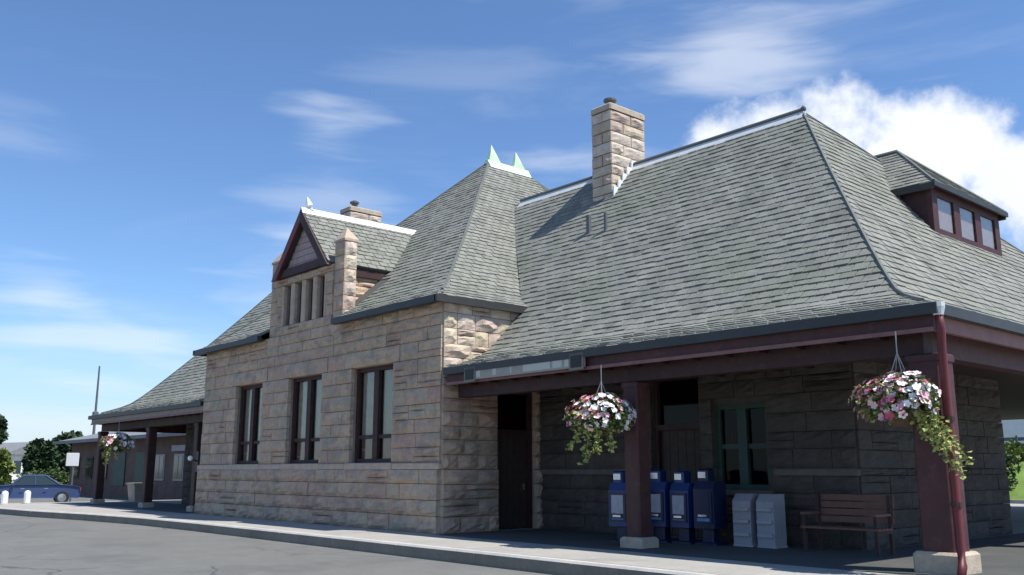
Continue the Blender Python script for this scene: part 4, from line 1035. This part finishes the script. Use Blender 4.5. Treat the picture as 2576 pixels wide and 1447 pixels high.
# ------------------------------------------------------------------ trees and bushes
def tree(name, label, loc, h, cr, seed, m, group, n=2600, trunk=.25, leafs=.45, base=.25, cat='tree', flat=.8):
    r_ = random.Random(seed); t = thing(name, label, cat, loc, r_.uniform(0, 6), group)
    tk = MB(); tk.tube([(0, 0, -.1), (.1, .05, h * .3), (0, .1, h * .75)], [trunk, trunk * .75, trunk * .25], 7)
    clumps = []
    for i in range(16):
        a = r_.uniform(0, 6.28); q = r_.uniform(.25, .8); e = r_.uniform(base, .95)
        wz = math.sin(math.pi * min(1, (e - base) / (1 - base) * .85 + .12)); p = Vector((math.cos(a) * cr * q * wz, math.sin(a) * cr * q * wz, h * e)); clumps.append((p, cr * r_.uniform(.28, .5)))
        if i % 2: tk.tube([(0, .05, h * max(.12, e - .3)), p], [trunk * .4, trunk * .08], 5)
    part(tk, 'trunk', 'bark', t)
    c = MB()
    for i in range(n):
        p, q = r_.choice(clumps); d = Vector((r_.gauss(0, 1), r_.gauss(0, 1), r_.gauss(0, 1))).normalized(); s_ = q * r_.random() ** .35
        leaf(c, p + Vector((d.x * s_, d.y * s_, d.z * s_ * flat)), d + Vector((r_.uniform(-.8, .8), r_.uniform(-.8, .8), r_.uniform(-.8, .4))), leafs * r_.uniform(.6, 1.3), r_)
    part(c, 'crown', m, t); return t
G = 'trees beyond the car park'
tree('broadleaf_tree', 'dark green round tree left of the brick building', (-88, 23.0, 0), 4.7, 1.15, 1, 'leaf_dark', G)
tree('broadleaf_tree', 'dark tall tree cut by the left edge of the picture', (-88, 19.1, 0), 5.9, 1.1, 2, 'leaf_dark', G)
tree('broadleaf_tree', 'pale green young tree at the left edge, lower than the dark one', (-78, 17.5, 0), 3.0, .8, 3, 'leaf_light', G, n=1600, leafs=.32)
tree('broadleaf_tree', 'dark green tree partly hidden behind the brick building roof', (-96, 27.6, 0), 5.0, 1.8, 4, 'leaf_dark', G)
tree('broadleaf_tree', 'small far tree between the pale house and the round tree', (-120, 30.7, 0), 3.6, 1.2, 5, 'leaf_dark', G, n=1500)
H = 'low bushes beyond the car park'
for i, (x, y, hh) in enumerate(((-80.5, 20.9, 1.0), (-81, 22.3, 1.2), (-81, 18.2, .8))):
    tree('bush', ('mid green bush in the verge below the round tree', 'mid green bush beside the end of the brick building', 'mid green bush in the verge nearest the left edge')[i], (x, y, .1), hh, 1.7, 30 + i, 'leaf_mid', H, n=1200, trunk=.08, leafs=.26, base=.1, cat='bush')
B = 'bushes on the lawn past the right end'
for i, (x, y, z, hh, m) in enumerate(((-18.75, 48.4, .55, 1.9, 'leaf_mid'), (-19.95, 53.0, 2.05, .8, 'leaf_light'))):
    tree('bush', ('dark green bush on the grass bank, next to the dark wall end', 'small pale green bush at the top of the grass bank')[i], (x, y, z), hh, .8, 50 + i, m, B, n=1500, trunk=.07, leafs=.2, base=.08, cat='bush')
fe = thing('rail_fence', 'dark rail fence behind the bushes past the right end', 'fence', (-22, 56, 2.28))
for i in range(9): part(MB().box(-6 + i * 1.8, -5.9 + i * 1.8, 0, .1, 0, 1.25), 'post', 'pole', fe)
for z in (.25, .6, .95): part(MB().box(-6, 8.5, .1, .14, z, z + .2), 'rail', 'pole', fe)
